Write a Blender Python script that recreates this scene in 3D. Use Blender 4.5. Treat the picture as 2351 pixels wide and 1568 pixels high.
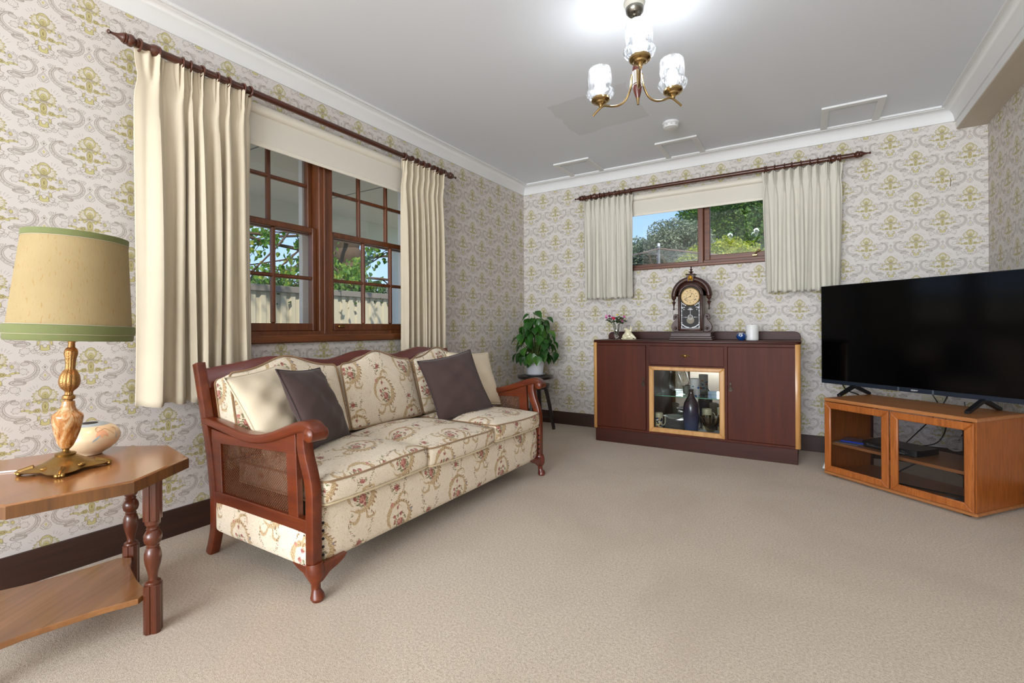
import bpy, bmesh, math, random
from mathutils import Vector, Matrix
random.seed(7)
PI = math.pi
sin, cos, rad = math.sin, math.cos, math.radians
for o in list(bpy.data.objects):
    bpy.data.objects.remove(o)
SC = bpy.context.scene
COL = SC.collection

# ------------------------------------------------------------ camera, world, lights, exposure
cam = bpy.data.cameras.new('camera'); camo = bpy.data.objects.new('camera', cam); COL.objects.link(camo)
YAW, ROLL, FPX, CYP = 0.552487, -0.0058073, 1100.33, 753.6
cam.sensor_fit = 'HORIZONTAL'; cam.sensor_width = 36.0; cam.lens = FPX / 2351 * 36
cam.shift_y = (CYP - 784) / 2351.0
cam.clip_start = 0.05; cam.clip_end = 200
f_ = Vector((-sin(YAW), cos(YAW), 0)); r_ = Vector((cos(YAW), sin(YAW), 0)); u_ = Vector((0, 0, 1))
R_ = r_ * cos(ROLL) + u_ * sin(ROLL); U_ = -r_ * sin(ROLL) + u_ * cos(ROLL)
M_ = Matrix((R_, U_, -f_)).transposed().to_4x4(); M_.translation = Vector((0, 0, 1.0))
camo.matrix_world = M_
SC.camera = camo
SC.view_settings.view_transform = 'Standard'; SC.view_settings.look = 'None'
SC.view_settings.gamma = 1.0; SC.view_settings.use_curve_mapping = False
SC.view_settings.exposure = 0.18
SC.cycles.transparent_max_bounces = 32

w = bpy.data.worlds.new('sky'); SC.world = w; w.use_nodes = True
nt = w.node_tree; nt.nodes.clear()
tc = nt.nodes.new('ShaderNodeTexCoord')
sep = nt.nodes.new('ShaderNodeSeparateXYZ'); nt.links.new(tc.outputs['Generated'], sep.inputs[0])
rmp = nt.nodes.new('ShaderNodeValToRGB'); nt.links.new(sep.outputs['Z'], rmp.inputs[0])
rmp.color_ramp.elements[0].position = 0.0; rmp.color_ramp.elements[0].color = (0.50, 0.72, 0.98, 1)
rmp.color_ramp.elements[1].position = 0.45; rmp.color_ramp.elements[1].color = (0.14, 0.32, 0.80, 1)
mpn = nt.nodes.new('ShaderNodeMapping'); mpn.inputs['Scale'].default_value = (1.6, 1.6, 7)
nt.links.new(tc.outputs['Generated'], mpn.inputs[0])
nz = nt.nodes.new('ShaderNodeTexNoise'); nz.inputs['Scale'].default_value = 2.2; nz.inputs['Detail'].default_value = 6
nt.links.new(mpn.outputs[0], nz.inputs['Vector'])
cr = nt.nodes.new('ShaderNodeMapRange'); cr.inputs[1].default_value = 0.5; cr.inputs[2].default_value = 0.72; cr.inputs[4].default_value = 0.7
nt.links.new(nz.outputs[0], cr.inputs[0])
mx = nt.nodes.new('ShaderNodeMix'); mx.data_type = 'RGBA'
nt.links.new(cr.outputs[0], mx.inputs[0]); nt.links.new(rmp.outputs[0], mx.inputs[6]); mx.inputs[7].default_value = (0.92, 0.95, 1, 1)
bg = nt.nodes.new('ShaderNodeBackground'); bg.inputs[1].default_value = 1.3
nt.links.new(mx.outputs[2], bg.inputs[0])
wo = nt.nodes.new('ShaderNodeOutputWorld'); nt.links.new(bg.outputs[0], wo.inputs[0])

def lamp(name, kind, loc, energy, color=(1, 1, 1), size=.1, sizey=None, rot=None):
    l = bpy.data.lights.new(name, kind); l.energy = energy; l.color = color
    if kind == 'AREA':
        l.size = size
        if sizey: l.shape = 'RECTANGLE'; l.size_y = sizey
    elif kind == 'SUN': l.angle = size
    else: l.shadow_soft_size = size
    o = bpy.data.objects.new(name, l); COL.objects.link(o); o.location = loc
    if rot: o.rotation_euler = rot
    return o
# sun for the garden (high, from behind the house so that it does not enter the windows)
lamp('sun', 'SUN', (3, -3, 8), 5.0, (1, .95, .86), .02, rot=(rad(40), 0, rad(51)))
# added area lights at two made-up windows behind the camera, filling the room
lamp('added_rear_fill', 'AREA', (-0.60, -4.42, 1.35), 300, (.88, .94, 1), 2.8, 2.0, rot=(rad(106), 0, 0))
lamp('added_side_fill', 'AREA', (-2.56, -2.60, 1.55), 62, (.92, .96, 1), 1.4, 1.2, rot=(rad(97), 0, rad(-78)))

# ------------------------------------------------------------ geometry helper
class G:
    def __init__(s): s.v = []; s.f = []; s.uv = None
    def add(s, vs, fs, M=None, uvs=None):
        n = len(s.v)
        if M is not None: vs = [M @ Vector(p) for p in vs]
        s.v += [tuple(p) for p in vs]; s.f += [tuple(i + n for i in f) for f in fs]
        if uvs is not None:
            if s.uv is None: s.uv = [(0, 0)] * n
            s.uv += uvs
        elif s.uv is not None: s.uv += [(0, 0)] * len(vs)
        return s
    def box(s, x0, x1, y0, y1, z0, z1, b=.002, M=None):
        if x0 > x1: x0, x1 = x1, x0
        if y0 > y1: y0, y1 = y1, y0
        if z0 > z1: z0, z1 = z1, z0
        lo = (x0, y0, z0); hi = (x1, y1, z1)
        b = min(b, (x1 - x0) * .49, (y1 - y0) * .49, (z1 - z0) * .49)
        if b <= 0:
            vs = [(x, y, z) for x in (x0, x1) for y in (y0, y1) for z in (z0, z1)]
            return s.add(vs, [(0, 1, 3, 2), (4, 6, 7, 5), (0, 4, 5, 1), (2, 3, 7, 6), (0, 2, 6, 4), (1, 5, 7, 3)], M)
        vs = []; idx = {}
        for sx in (0, 1):
            for sy in (0, 1):
                for sz in (0, 1):
                    S = (sx, sy, sz)
                    for a in range(3):
                        p = []
                        for k in range(3):
                            c = hi[k] if S[k] else lo[k]
                            if k != a: c += -b if S[k] else b
                            p.append(c)
                        idx[(S, a)] = len(vs); vs.append(tuple(p))
        fs = []
        for a in range(3):
            u, v = (a + 1) % 3, (a + 2) % 3
            for sd in (0, 1):
                q = []
                for (i, j) in ((0, 0), (1, 0), (1, 1), (0, 1)):
                    S = [0, 0, 0]; S[a] = sd; S[u] = i; S[v] = j; q.append(idx[(tuple(S), a)])
                fs.append(q if sd else q[::-1])
        for a in range(3):   # edges along axis a
            u, v = (a + 1) % 3, (a + 2) % 3
            for i in (0, 1):
                for j in (0, 1):
                    S0 = [0, 0, 0]; S0[u] = i; S0[v] = j; S1 = list(S0); S1[a] = 1
                    S0, S1 = tuple(S0), tuple(S1)
                    q = [idx[(S0, u)], idx[(S1, u)], idx[(S1, v)], idx[(S0, v)]]
                    fs.append(q if (i ^ j) else q[::-1])
        for S in [(i, j, k) for i in (0, 1) for j in (0, 1) for k in (0, 1)]:
            q = [idx[(S, 0)], idx[(S, 1)], idx[(S, 2)]]
            fs.append(q if (S[0] + S[1] + S[2]) % 2 else q[::-1])
        return s.add(vs, fs, M)
    def lathe(s, prof, c=(0, 0, 0), n=28, M=None, mod=None, cap=True):
        vs = []; fs = []
        for (r, z) in prof:
            for k in range(n):
                a = 2 * PI * k / n; rr = r * (mod(a, z) if mod else 1)
                vs.append((c[0] + rr * cos(a), c[1] + rr * sin(a), c[2] + z))
        m = len(prof)
        for i in range(m - 1):
            for k in range(n):
                k2 = (k + 1) % n
                fs.append((i * n + k, i * n + k2, (i + 1) * n + k2, (i + 1) * n + k))
        if cap and prof[0][0] > 1e-5: fs.append(tuple(range(n))[::-1])
        if cap and prof[-1][0] > 1e-5: fs.append(tuple((m - 1) * n + k for k in range(n)))
        return s.add(vs, fs, M)
    def tube(s, path, r, n=8, closed=False, M=None, flat=1.0):
        P = [Vector(p) for p in path]; m = len(P)
        rs = r if isinstance(r, (list, tuple)) else [r] * m
        vs = []; fs = []; up = None
        for i in range(m):
            if closed: t = P[(i + 1) % m] - P[(i - 1) % m]
            else: t = P[min(i + 1, m - 1)] - P[max(i - 1, 0)]
            if t.length < 1e-9: t = Vector((0, 0, 1))
            t.normalize()
            if up is None:
                up = Vector((0, 0, 1)) if abs(t.z) < .9 else Vector((1, 0, 0))
            a = up - t * up.dot(t)
            if a.length < 1e-6: a = Vector((1, 0, 0)) - t * t.x
            a.normalize(); up = a; b = t.cross(a)
            for k in range(n):
                q = 2 * PI * k / n
                vs.append(P[i] + (a * cos(q) * flat + b * sin(q)) * rs[i])
        for i in range(m if closed else m - 1):
            j = (i + 1) % m
            for k in range(n):
                k2 = (k + 1) % n
                fs.append((i * n + k, i * n + k2, j * n + k2, j * n + k))
        if not closed: fs.append(tuple(range(n))[::-1]); fs.append(tuple((m - 1) * n + k for k in range(n)))
        return s.add(vs, fs, M)
    def sweep(s, path, sec, side, M=None):
        """section (a,b) swept along path; a along 'side', b along side x tangent"""
        P = [Vector(p) for p in path]; m = len(P); n = len(sec); sd = Vector(side).normalized(); vs = []; fs = []
        for i in range(m):
            t = (P[min(i + 1, m - 1)] - P[max(i - 1, 0)]).normalized(); b = sd.cross(t).normalized()
            sc = sec[i] if isinstance(sec[0][0], (list, tuple)) else sec
            for (x, y) in sc: vs.append(P[i] + sd * x + b * y)
        n = len(sc)
        for i in range(m - 1):
            for k in range(n):
                k2 = (k + 1) % n; fs.append((i * n + k, i * n + k2, (i + 1) * n + k2, (i + 1) * n + k))
        fs.append(tuple(range(n))[::-1]); fs.append(tuple((m - 1) * n + k for k in range(n)))
        return s.add(vs, fs, M)
    def prism(s, poly, d0, d1, axis='z', b=0, M=None):
        """poly in the two other axes; extruded along axis from d0 to d1, chamfer b"""
        poly = [poly[i] for i in range(len(poly)) if abs(poly[i][0] - poly[i - 1][0]) + abs(poly[i][1] - poly[i - 1][1]) > 1e-7]
        n = len(poly); vs = []
        def mk(p, d):
            if axis == 'z': return (p[0], p[1], d)
            if axis == 'y': return (p[0], d, p[1])
            return (d, p[0], p[1])
        area = sum(poly[i][0] * poly[(i + 1) % n][1] - poly[(i + 1) % n][0] * poly[i][1] for i in range(n))
        if area < 0: poly = poly[::-1]
        def inset(dd):
            out = []
            for i in range(n):
                p0 = Vector(poly[i - 1]); p1 = Vector(poly[i]); p2 = Vector(poly[(i + 1) % n])
                e0 = (p1 - p0); e1 = (p2 - p1)
                if e0.length < 1e-9: e0 = e1
                if e1.length < 1e-9: e1 = e0
                e0.normalize(); e1.normalize()
                n0 = Vector((-e0.y, e0.x)); n1 = Vector((-e1.y, e1.x)); nn = n0 + n1
                if nn.length < 1e-6: nn = n0
                nn.normalize(); k = 1 / max(.35, nn.dot(n0))
                q = p1 + nn * dd * k; out.append((q.x, q.y))
            return out
        if b > 0:
            pi = inset(b); rings = [(pi, d0), (poly, d0 + b), (poly, d1 - b), (pi, d1)]
        else: rings = [(poly, d0), (poly, d1)]
        for (pp, d) in rings: vs += [mk(p, d) for p in pp]
        fs = []
        for i in range(len(rings) - 1):
            for k in range(n):
                k2 = (k + 1) % n; fs.append((i * n + k, i * n + k2, (i + 1) * n + k2, (i + 1) * n + k))
        fs.append(tuple(range(n))[::-1]); fs.append(tuple((len(rings) - 1) * n + k for k in range(n)))
        if axis == 'y': fs = [f[::-1] for f in fs]
        return s.add(vs, fs, M)
    def ball(s, c, r, nu=14, nv=10, M=None):
        if not isinstance(r, (list, tuple)): r = (r, r, r)
        vs = [(c[0], c[1], c[2] - r[2])]; fs = []
        for i in range(1, nv):
            t = PI * i / nv
            for k in range(nu):
                a = 2 * PI * k / nu
                vs.append((c[0] + r[0] * sin(t) * cos(a), c[1] + r[1] * sin(t) * sin(a), c[2] - r[2] * cos(t)))
        vs.append((c[0], c[1], c[2] + r[2])); L = len(vs) - 1
        for k in range(nu): fs.append((0, 1 + (k + 1) % nu, 1 + k)); fs.append((L, 1 + (nv - 2) * nu + k, 1 + (nv - 2) * nu + (k + 1) % nu))
        for i in range(nv - 2):
            for k in range(nu):
                k2 = (k + 1) % nu; a = 1 + i * nu
                fs.append((a + k, a + k2, a + nu + k2, a + nu + k))
        return s.add(vs, fs, M)
    def torus(s, c, R, r, axis='y', nu=24, nv=8, M=None):
        vs = []; fs = []
        for i in range(nu):
            a = 2 * PI * i / nu
            for k in range(nv):
                b = 2 * PI * k / nv; q = R + r * cos(b); h = r * sin(b)
                if axis == 'y': p = (q * cos(a), h, q * sin(a))
                elif axis == 'x': p = (h, q * cos(a), q * sin(a))
                else: p = (q * cos(a), q * sin(a), h)
                vs.append((c[0] + p[0], c[1] + p[1], c[2] + p[2]))
        for i in range(nu):
            for k in range(nv):
                i2 = (i + 1) % nu; k2 = (k + 1) % nv
                fs.append((i * nv + k, i2 * nv + k, i2 * nv + k2, i * nv + k2))
        return s.add(vs, fs, M)
    def grid(s, fn, nu, nv, M=None, uv=None):
        vs = []; fs = []; uvs = []
        for j in range(nv + 1):
            for i in range(nu + 1):
                vs.append(fn(i / nu, j / nv))
                if uv: uvs.append(uv(i / nu, j / nv))
        for j in range(nv):
            for i in range(nu):
                a = j * (nu + 1) + i; fs.append((a, a + 1, a + nu + 2, a + nu + 1))
        return s.add(vs, fs, M, uvs if uv else None)
    def rbox(s, w, d, h, r, n=10, fn=None, M=None, off=(0, 0)):
        """rounded box with uvs in metres (box projected); fn deforms points"""
        hw, hd, hh = w / 2, d / 2, h / 2
        def pt(p):
            q = [p[0] * hw, p[1] * hd, p[2] * hh]; H = (hw, hd, hh)
            c = [max(-H[k] + r, min(H[k] - r, q[k])) for k in range(3)]
            dv = Vector((q[0] - c[0], q[1] - c[1], q[2] - c[2]))
            if dv.length > 1e-9: dv = dv.normalized() * r
            return Vector(c) + dv
        def remap(t):   # more samples near the edges
            return math.copysign(1 - (1 - abs(t)) ** 1.5, t)
        for a in range(3):
            u, v = (a + 1) % 3, (a + 2) % 3
            for sd in (-1, 1):
                vs = []; fs = []; uvs = []
                for j in range(n + 1):
                    for i in range(n + 1):
                        p = [0, 0, 0]; p[a] = sd; p[u] = remap(2 * i / n - 1); p[v] = remap(2 * j / n - 1)
                        q = pt(p)
                        if a == 0: uu = (q.y, q.z)
                        elif a == 1: uu = (q.x, q.z)
                        else: uu = (q.x, q.y)
                        uvs.append((uu[0] + off[0], uu[1] + off[1]))
                        vs.append(fn(q) if fn else q)
                for j in range(n):
                    for i in range(n):
                        k = j * (n + 1) + i; f = (k, k + 1, k + n + 2, k + n + 1)
                        fs.append(f if sd > 0 else f[::-1])
                s.add(vs, fs, M, uvs)
        return s
    def build(s, name, mat, parent=None, world=True, origin=None, angle=35, smooth=True, weld=False):
        vs = s.v
        loc = Vector((0, 0, 0))
        if parent is not None and world:
            inv = WM[parent.name].inverted(); vs = [inv @ Vector(p) for p in vs]
        elif parent is None:
            if origin is None:
                xs = [p[0] for p in vs]; ys = [p[1] for p in vs]; zs = [p[2] for p in vs]
                origin = ((min(xs) + max(xs)) / 2, (min(ys) + max(ys)) / 2, min(zs))
            loc = Vector(origin); vs = [Vector(p) - loc for p in vs]
        me = bpy.data.meshes.new(name); me.from_pydata([tuple(p) for p in vs], [], s.f)
        if s.uv is not None:
            ul = me.uv_layers.new(name='UVMap')
            for l in me.loops: ul.data[l.index].uv = s.uv[l.vertex_index]
        bm = bmesh.new(); bm.from_mesh(me)
        if weld: bmesh.ops.remove_doubles(bm, verts=bm.verts, dist=1e-5)
        bmesh.ops.recalc_face_normals(bm, faces=bm.faces); bm.to_mesh(me); bm.free()
        me.update()
        if smooth:
            me.polygons.foreach_set('use_smooth', [True] * len(me.polygons))
            me.set_sharp_from_angle(angle=rad(angle))
        if mat: me.materials.append(mat)
        o = bpy.data.objects.new(name, me); COL.objects.link(o)
        if parent is not None:
            o.parent = parent; WM[o.name] = WM[parent.name].copy()
        else:
            o.location = loc; WM[o.name] = Matrix.Translation(loc)
        return o
WM = {}
def thing(name, label, cat, loc=(0, 0, 0), rotz=0, group=None):
    o = bpy.data.objects.new(name, None); COL.objects.link(o); o.empty_display_size = .1
    o.location = loc; o.rotation_euler = (0, 0, rotz)
    WM[o.name] = Matrix.Translation(Vector(loc)) @ Matrix.Rotation(rotz, 4, 'Z')
    o['label'] = label; o['category'] = cat
    if group: o['group'] = group
    return o
def tag(o, label, cat, group=None, kind=None):
    o['label'] = label; o['category'] = cat
    if group: o['group'] = group
    if kind: o['kind'] = kind
    return o
def struct(o): o['kind'] = 'structure'; return o
def copytree(root, loc, rotz=0, label=None):
    r = root.copy(); COL.objects.link(r); r.location = loc; r.rotation_euler = (0, 0, rotz)
    if label: r['label'] = label
    for ch in list(root.children):
        c = ch.copy(); COL.objects.link(c); c.parent = r
        for g in ch.children:
            d = g.copy(); COL.objects.link(d); d.parent = c
    return r
def smoothpts(pts, k=6):
    """Catmull-Rom"""
    P = [Vector(p) for p in pts]; out = []
    for i in range(len(P) - 1):
        p0 = P[max(i - 1, 0)]; p1 = P[i]; p2 = P[i + 1]; p3 = P[min(i + 2, len(P) - 1)]
        for j in range(k):
            t = j / k
            out.append(.5 * ((2 * p1) + (p2 - p0) * t + (2 * p0 - 5 * p1 + 4 * p2 - p3) * t * t + (-p0 + 3 * p1 - 3 * p2 + p3) * t ** 3))
    out.append(P[-1]); return out
def rsec(w, h, r, k=3):
    out = []
    for (cx, cy, a0) in ((w / 2 - r, h / 2 - r, 0), (-w / 2 + r, h / 2 - r, 90), (-w / 2 + r, -h / 2 + r, 180), (w / 2 - r, -h / 2 + r, 270)):
        for i in range(k + 1):
            a = rad(a0 + 90 * i / k); out.append((cx + r * cos(a), cy + r * sin(a)))
    return out

# ------------------------------------------------------------ node helper
def lin(c):
    return tuple((x / 12.92 if x <= .04045 else ((x + .055) / 1.055) ** 2.4) for x in [v / 255 for v in c])
class NT:
    def __init__(s, name):
        m = bpy.data.materials.new(name); m.use_nodes = True; s.m = m; s.t = m.node_tree; s.t.nodes.clear()
        s.out = s.t.nodes.new('ShaderNodeOutputMaterial'); s.b = s.t.nodes.new('ShaderNodeBsdfPrincipled')
        s.t.links.new(s.b.outputs[0], s.out.inputs[0])
    def n(s, ty, **kw):
        o = s.t.nodes.new(ty)
        for k, v in kw.items(): setattr(o, k, v)
        return o
    def link(s, a, b):
        if isinstance(a, E): a = a.v
        if isinstance(a, (int, float)): b.default_value = a
        elif isinstance(a, tuple): b.default_value = (a + (1,)) if len(b.default_value) == 4 and len(a) == 3 else a
        else: s.t.links.new(a, b)
    def pos(s): return s.n('ShaderNodeNewGeometry').outputs['Position']
    def obj(s): return s.n('ShaderNodeTexCoord').outputs['Object']
    def uvm(s): return s.n('ShaderNodeTexCoord').outputs['UV']
    def xyz(s, v):
        q = s.n('ShaderNodeSeparateXYZ'); s.link(v, q.inputs[0]); return [E(s, q.outputs[i]) for i in range(3)]
    def comb(s, x, y, z=0.0):
        q = s.n('ShaderNodeCombineXYZ'); s.link(x, q.inputs[0]); s.link(y, q.inputs[1]); s.link(z, q.inputs[2]); return q.outputs[0]
    def dist(s, v, c):
        q = s.n('ShaderNodeVectorMath', operation='DISTANCE'); s.link(v, q.inputs[0]); q.inputs[1].default_value = (c[0], c[1], 0); return E(s, q.outputs['Value'])
    def mapping(s, v, scale=(1, 1, 1), loc=(0, 0, 0), rot=(0, 0, 0)):
        q = s.n('ShaderNodeMapping'); s.link(v, q.inputs[0]); q.inputs['Scale'].default_value = scale; q.inputs['Location'].default_value = loc; q.inputs['Rotation'].default_value = rot; return q.outputs[0]
    def noise(s, v, scale=5, detail=3, rough=.5, dist=0, col=False):
        q = s.n('ShaderNodeTexNoise'); s.link(v, q.inputs['Vector']); q.inputs['Scale'].default_value = scale; q.inputs['Detail'].default_value = detail; q.inputs['Roughness'].default_value = rough; q.inputs['Distortion'].default_value = dist
        return q.outputs[1] if col else E(s, q.outputs[0])
    def voro(s, v, scale=5, feature='F1', out='Distance', rnd=1.0):
        q = s.n('ShaderNodeTexVoronoi', feature=feature); s.link(v, q.inputs['Vector']); q.inputs['Scale'].default_value = scale; q.inputs['Randomness'].default_value = rnd
        return q.outputs[out] if out != 'Distance' else E(s, q.outputs[out])
    def ss(s, x, a, b):   # smoothstep a->b gives 0->1
        q = s.n('ShaderNodeMapRange', interpolation_type='SMOOTHSTEP'); s.link(x, q.inputs[0]); s.link(a, q.inputs[1]); s.link(b, q.inputs[2]); return E(s, q.outputs[0])
    def mix(s, f, a, b):
        q = s.n('ShaderNodeMix', data_type='RGBA'); s.link(f, q.inputs[0]); s.link(a, q.inputs[6]); s.link(b, q.inputs[7]); return q.outputs[2]
    def ramp(s, f, els):
        q = s.n('ShaderNodeValToRGB'); s.link(f, q.inputs[0]); cr = q.color_ramp
        while len(cr.elements) < len(els): cr.elements.new(.5)
        for e, (p, c) in zip(cr.elements, els): e.position = p; e.color = tuple(c) + (1,)
        return q.outputs[0]
    def bump(s, h, strength=.3, dist=.002):
        q = s.n('ShaderNodeBump'); s.link(h, q.inputs['Height']); q.inputs['Strength'].default_value = strength; q.inputs['Distance'].default_value = dist; s.t.links.new(q.outputs[0], s.b.inputs['Normal'])
    def set(s, color=None, rough=None, metal=None, **kw):
        if color is not None: s.link(color, s.b.inputs['Base Color'])
        if rough is not None: s.link(rough, s.b.inputs['Roughness'])
        if metal is not None: s.link(metal, s.b.inputs['Metallic'])
        for k, v in kw.items(): s.link(v, s.b.inputs[k.replace('_', ' ')])
        return s.m
class E:
    def __init__(s, nt, v): s.nt = nt; s.v = v
    def _m(s, op, *a):
        q = s.nt.t.nodes.new('ShaderNodeMath'); q.operation = op
        for i, x in enumerate(a):
            if isinstance(x, E): s.nt.t.links.new(x.v, q.inputs[i])
            else: q.inputs[i].default_value = x
        return E(s.nt, q.outputs[0])
    def __add__(s, o): return s._m('ADD', s, o)
    __radd__ = __add__
    def __sub__(s, o): return s._m('SUBTRACT', s, o)
    def __rsub__(s, o): return s._m('SUBTRACT', o, s)
    def __mul__(s, o): return s._m('MULTIPLY', s, o)
    __rmul__ = __mul__
    def __truediv__(s, o): return s._m('DIVIDE', s, o)
    def abs(s): return s._m('ABSOLUTE', s)
    def floor(s): return s._m('FLOOR', s)
    def sin(s): return s._m('SINE', s)
    def cos(s): return s._m('COSINE', s)
    def lt(s, o): return s._m('LESS_THAN', s, o)
    def gt(s, o): return s._m('GREATER_THAN', s, o)
    def min(s, o): return s._m('MINIMUM', s, o)
    def max(s, o): return s._m('MAXIMUM', s, o)
    def fmod(s, o): return s._m('FLOORED_MODULO', s, o)
    def atan2(s, o): return s._m('ARCTAN2', s, o)
    def sqrt(s): return s._m('SQRT', s)
    def pw(s, o): return s._m('POWER', s, o)
def plain(name, c, rough=.5, metal=0, var=.06, scale=30, bump=0, bscale=80, **kw):
    t = NT(name); c = lin(c)
    v = t.noise(t.obj(), scale, 4)
    col = t.mix(v, tuple(max(0, x * (1 - var)) for x in c), tuple(min(1, x * (1 + var)) for x in c))
    if bump: t.bump(t.noise(t.obj(), bscale, 5), bump, .002)
    return t.set(col, rough, metal, **kw)
def wood(name, dark, light, axis='z', scale=1.0, rough=.32, coat=.3, gamma=.5, bump=.05, contrast=(.3, .7), **kw):
    t = NT(name); sc = {'x': (1.2, 14, 14), 'y': (14, 1.2, 14), 'z': (14, 14, 1.2)}[axis]
    p = t.mapping(t.obj(), tuple(a * scale for a in sc))
    n1 = t.noise(p, 2.0, 6, .6, .6); n2 = t.noise(t.mapping(t.obj(), tuple(a * scale * (6 if a > 2 else 2) for a in sc)), 2, 3, .6)
    f = n1 * .75 + n2 * .25
    col = t.ramp(f, [(contrast[0], lin(dark)), (contrast[1], lin(light))])
    t.bump(n2, bump, .001)
    return t.set(col, rough, 0, Coat_Weight=coat, Coat_Roughness=.15, **kw)

# ------------------------------------------------------------ materials
def wallpaper(name, axis, u0, z0, flip=False):
    """half-drop damask: crowned bouquet over a small vase, paisley C scrolls round a gem (units cm)"""
    t = NT(name); X, Y, Z = t.xyz(t.pos())
    u = X if axis == 'x' else Y
    a, b = 14.67, 30.3
    U = (u - u0) * 100
    k = (U * (1 / a) + .5).floor(); xs = U - k * a
    odd = (k * .5 - (k * .5).floor()) * 2
    y = ((Z - z0) * 100 - odd * (b / 2) + 15.4).fmod(b) - 15.4
    x = xs.abs()
    P0 = t.comb(x, y, 0.0)
    jx = (t.noise(P0, 1.1, 1) - .5) * .34; jy = (t.noise(t.mapping(P0, loc=(40, 9, 0)), 1.1, 1) - .5) * .34
    x = x + jx; y = y + jy
    P = t.comb(x, y, 0.0)
    up = y.gt(0.0)
    def sel(c, p, q): return q + c * (p - q)
    PT = t.comb(sel(up, x, 14.67 - x), sel(up, y, y + 15.15), 0.0)       # frame for the scroll tails
    PL = t.comb(sel(up, 14.67 - x, x), sel(up, y - 15.15, y), 0.0)       # frame for the lobes
    def loc(V, cx, cy, rx=1, ry=1, rot=0):
        q = t.n('ShaderNodeMapping', vector_type='TEXTURE'); t.link(V, q.inputs[0]); q.inputs['Location'].default_value = (cx, cy, 0)
        q.inputs['Rotation'].default_value = (0, 0, rad(rot)); q.inputs['Scale'].default_value = (rx, ry, 1); return q.outputs[0]
    def length(V): q = t.n('ShaderNodeVectorMath', operation='LENGTH'); t.link(V, q.inputs[0]); return E(t, q.outputs['Value'])
    def ell(cx, cy, rx, ry, rot=0, V=P): return (length(loc(V, cx, cy, rx, ry, rot)) - 1) * min(rx, ry)
    def lobed(cx, cy, rx, ry, n, amp, rot=0, V=P, ph=0):
        q = loc(V, cx, cy, rx, ry, rot); sx, sy, _ = t.xyz(q); th = sy.atan2(sx)
        return (length(q) - 1 - (th * n + ph).cos() * amp) * min(rx, ry), th, length(q)
    def line(d, wd=.11): return 1 - t.ss(d.abs(), wd * .38, wd * 1.15)
    def fill(d): return 1 - t.ss(d, -.06, .06)
    def inside(d): return d.lt(0.0)
    # crown
    cr, th, rl = lobed(0, .2, 3.7, 2.7, 15, .085); arch = ell(0, 1.5, 2.05, 2.4); arch2 = lobed(0, 1.3, 1.5, 1.8, 12, .09)[0]; hrt = lobed(0, .1, 1.45, 1.2, 3, .10, 90)[0]
    Fy = fill(cr) * (1 - .8 * line(rl - .62, .35) * (1 - inside(arch))); Fy = (Fy.max(fill(arch)) * (1 - .7 * fill(arch2))).max(fill(hrt))
    petl = line((th * 7.5).sin() * .45, .10) * t.ss(rl, .60, .66) * inside(cr) * (1 - inside(arch))
    Ln = line(cr).max(petl).max(line(arch, .13)).max(line(arch2, .09)).max(line(hrt, .09)).max(line(ell(0, .15, .62, .62), .12)).max(line(ell(0, .1, .2, .35), .12))
    lip = lobed(0, -1.45, 1.8, .5, 6, .12)[0]; Dk = fill(lip) * .7
    # petals and column
    for (cx, cy, rx, ry, ro) in ((1.85, -2.35, .62, .75, 0), (3.1, -1.9, .8, .45, -25)):
        e = ell(cx, cy, rx, ry, ro); Fy = Fy.max(fill(e)); Ln = Ln.max(line(e, .09))
    col = ell(0, -4.3, 1.05, 2.1); Fy = Fy.max(fill(col)); Ln = Ln.max(line(col)).max(line(ell(0, -4.3, .72, 1.6), .08)); Dk = Dk.max(fill(ell(0, -4.2, .34, .95)) * .8)
    cup, _, _ = lobed(0, -6.3, 1.1, .75, 5, .15); Fy = Fy.max(fill(cup)); Ln = Ln.max(line(cup, .09))
    # side daisies with an eye
    da, thd, rd = lobed(5.75, -2.7, 2.0, 1.75, 9, .16); da2, _, _ = lobed(5.75, -2.7, 1.35, 1.15, 9, .18)
    Ln = Ln.max(line(da)).max(line(da2, .09)).max(line((thd * 4.5).sin() * .5, .08) * inside(da) * t.ss(rd, .35, .45)); eye = ell(5.1, -2.7, .5, .75, 20); Fy = Fy.max(fill(eye)); Ln = Ln.max(line(eye, .1))
    # stamens fanning out beside the crown
    q = loc(P, 1.9, .7); sx, sy, _ = t.xyz(q); fr_ = length(q); ft = sy.atan2(sx)
    Ln = Ln.max(line((ft * 11).sin() * .42, .16) * t.ss(fr_, 2.6, 2.7) * (1 - t.ss(fr_, 4.0, 4.1)) * ft.gt(.35) * ft.lt(1.55) * .6)
    # ringed buds and leaves
    bud, _, _ = lobed(2.35, -5.7, 1.05, .85, 6, .10); Fy = Fy.max(fill(bud)); Ln = Ln.max(line(bud)); Dk = Dk.max(line(ell(2.35, -5.7, .5, .42), .26) * .8)
    for (cx, cy, rx, ry, ro) in ((3.9, -6.0, .95, .42, -20), (5.3, -5.4, 1.0, .40, 8), (6.6, -5.2, .75, .35, -14)):
        e = ell(cx, cy, rx, ry, ro); Fy = Fy.max(fill(e)); Ln = Ln.max(line(e, .08))
    # vase
    dr = ell(2.0, -8.9, .42, 1.05, 14); Fy = Fy.max(fill(dr)); Ln = Ln.max(line(dr, .09))
    bs = ell(0, -11.2, 1.65, .75); nt_ = ell(0, -9.9, .65, .85); sh_ = ell(1.05, -10.3, .5, .8)
    Fy = Fy.max(fill(bs).max(fill(sh_)) * (1 - fill(nt_))); Ln = Ln.max(line(bs.min(sh_), .1)).max(line(nt_, .08)).max(line(ell(0, -7.6, 1.4, .8), .09) * y.lt(-7.3))
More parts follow.
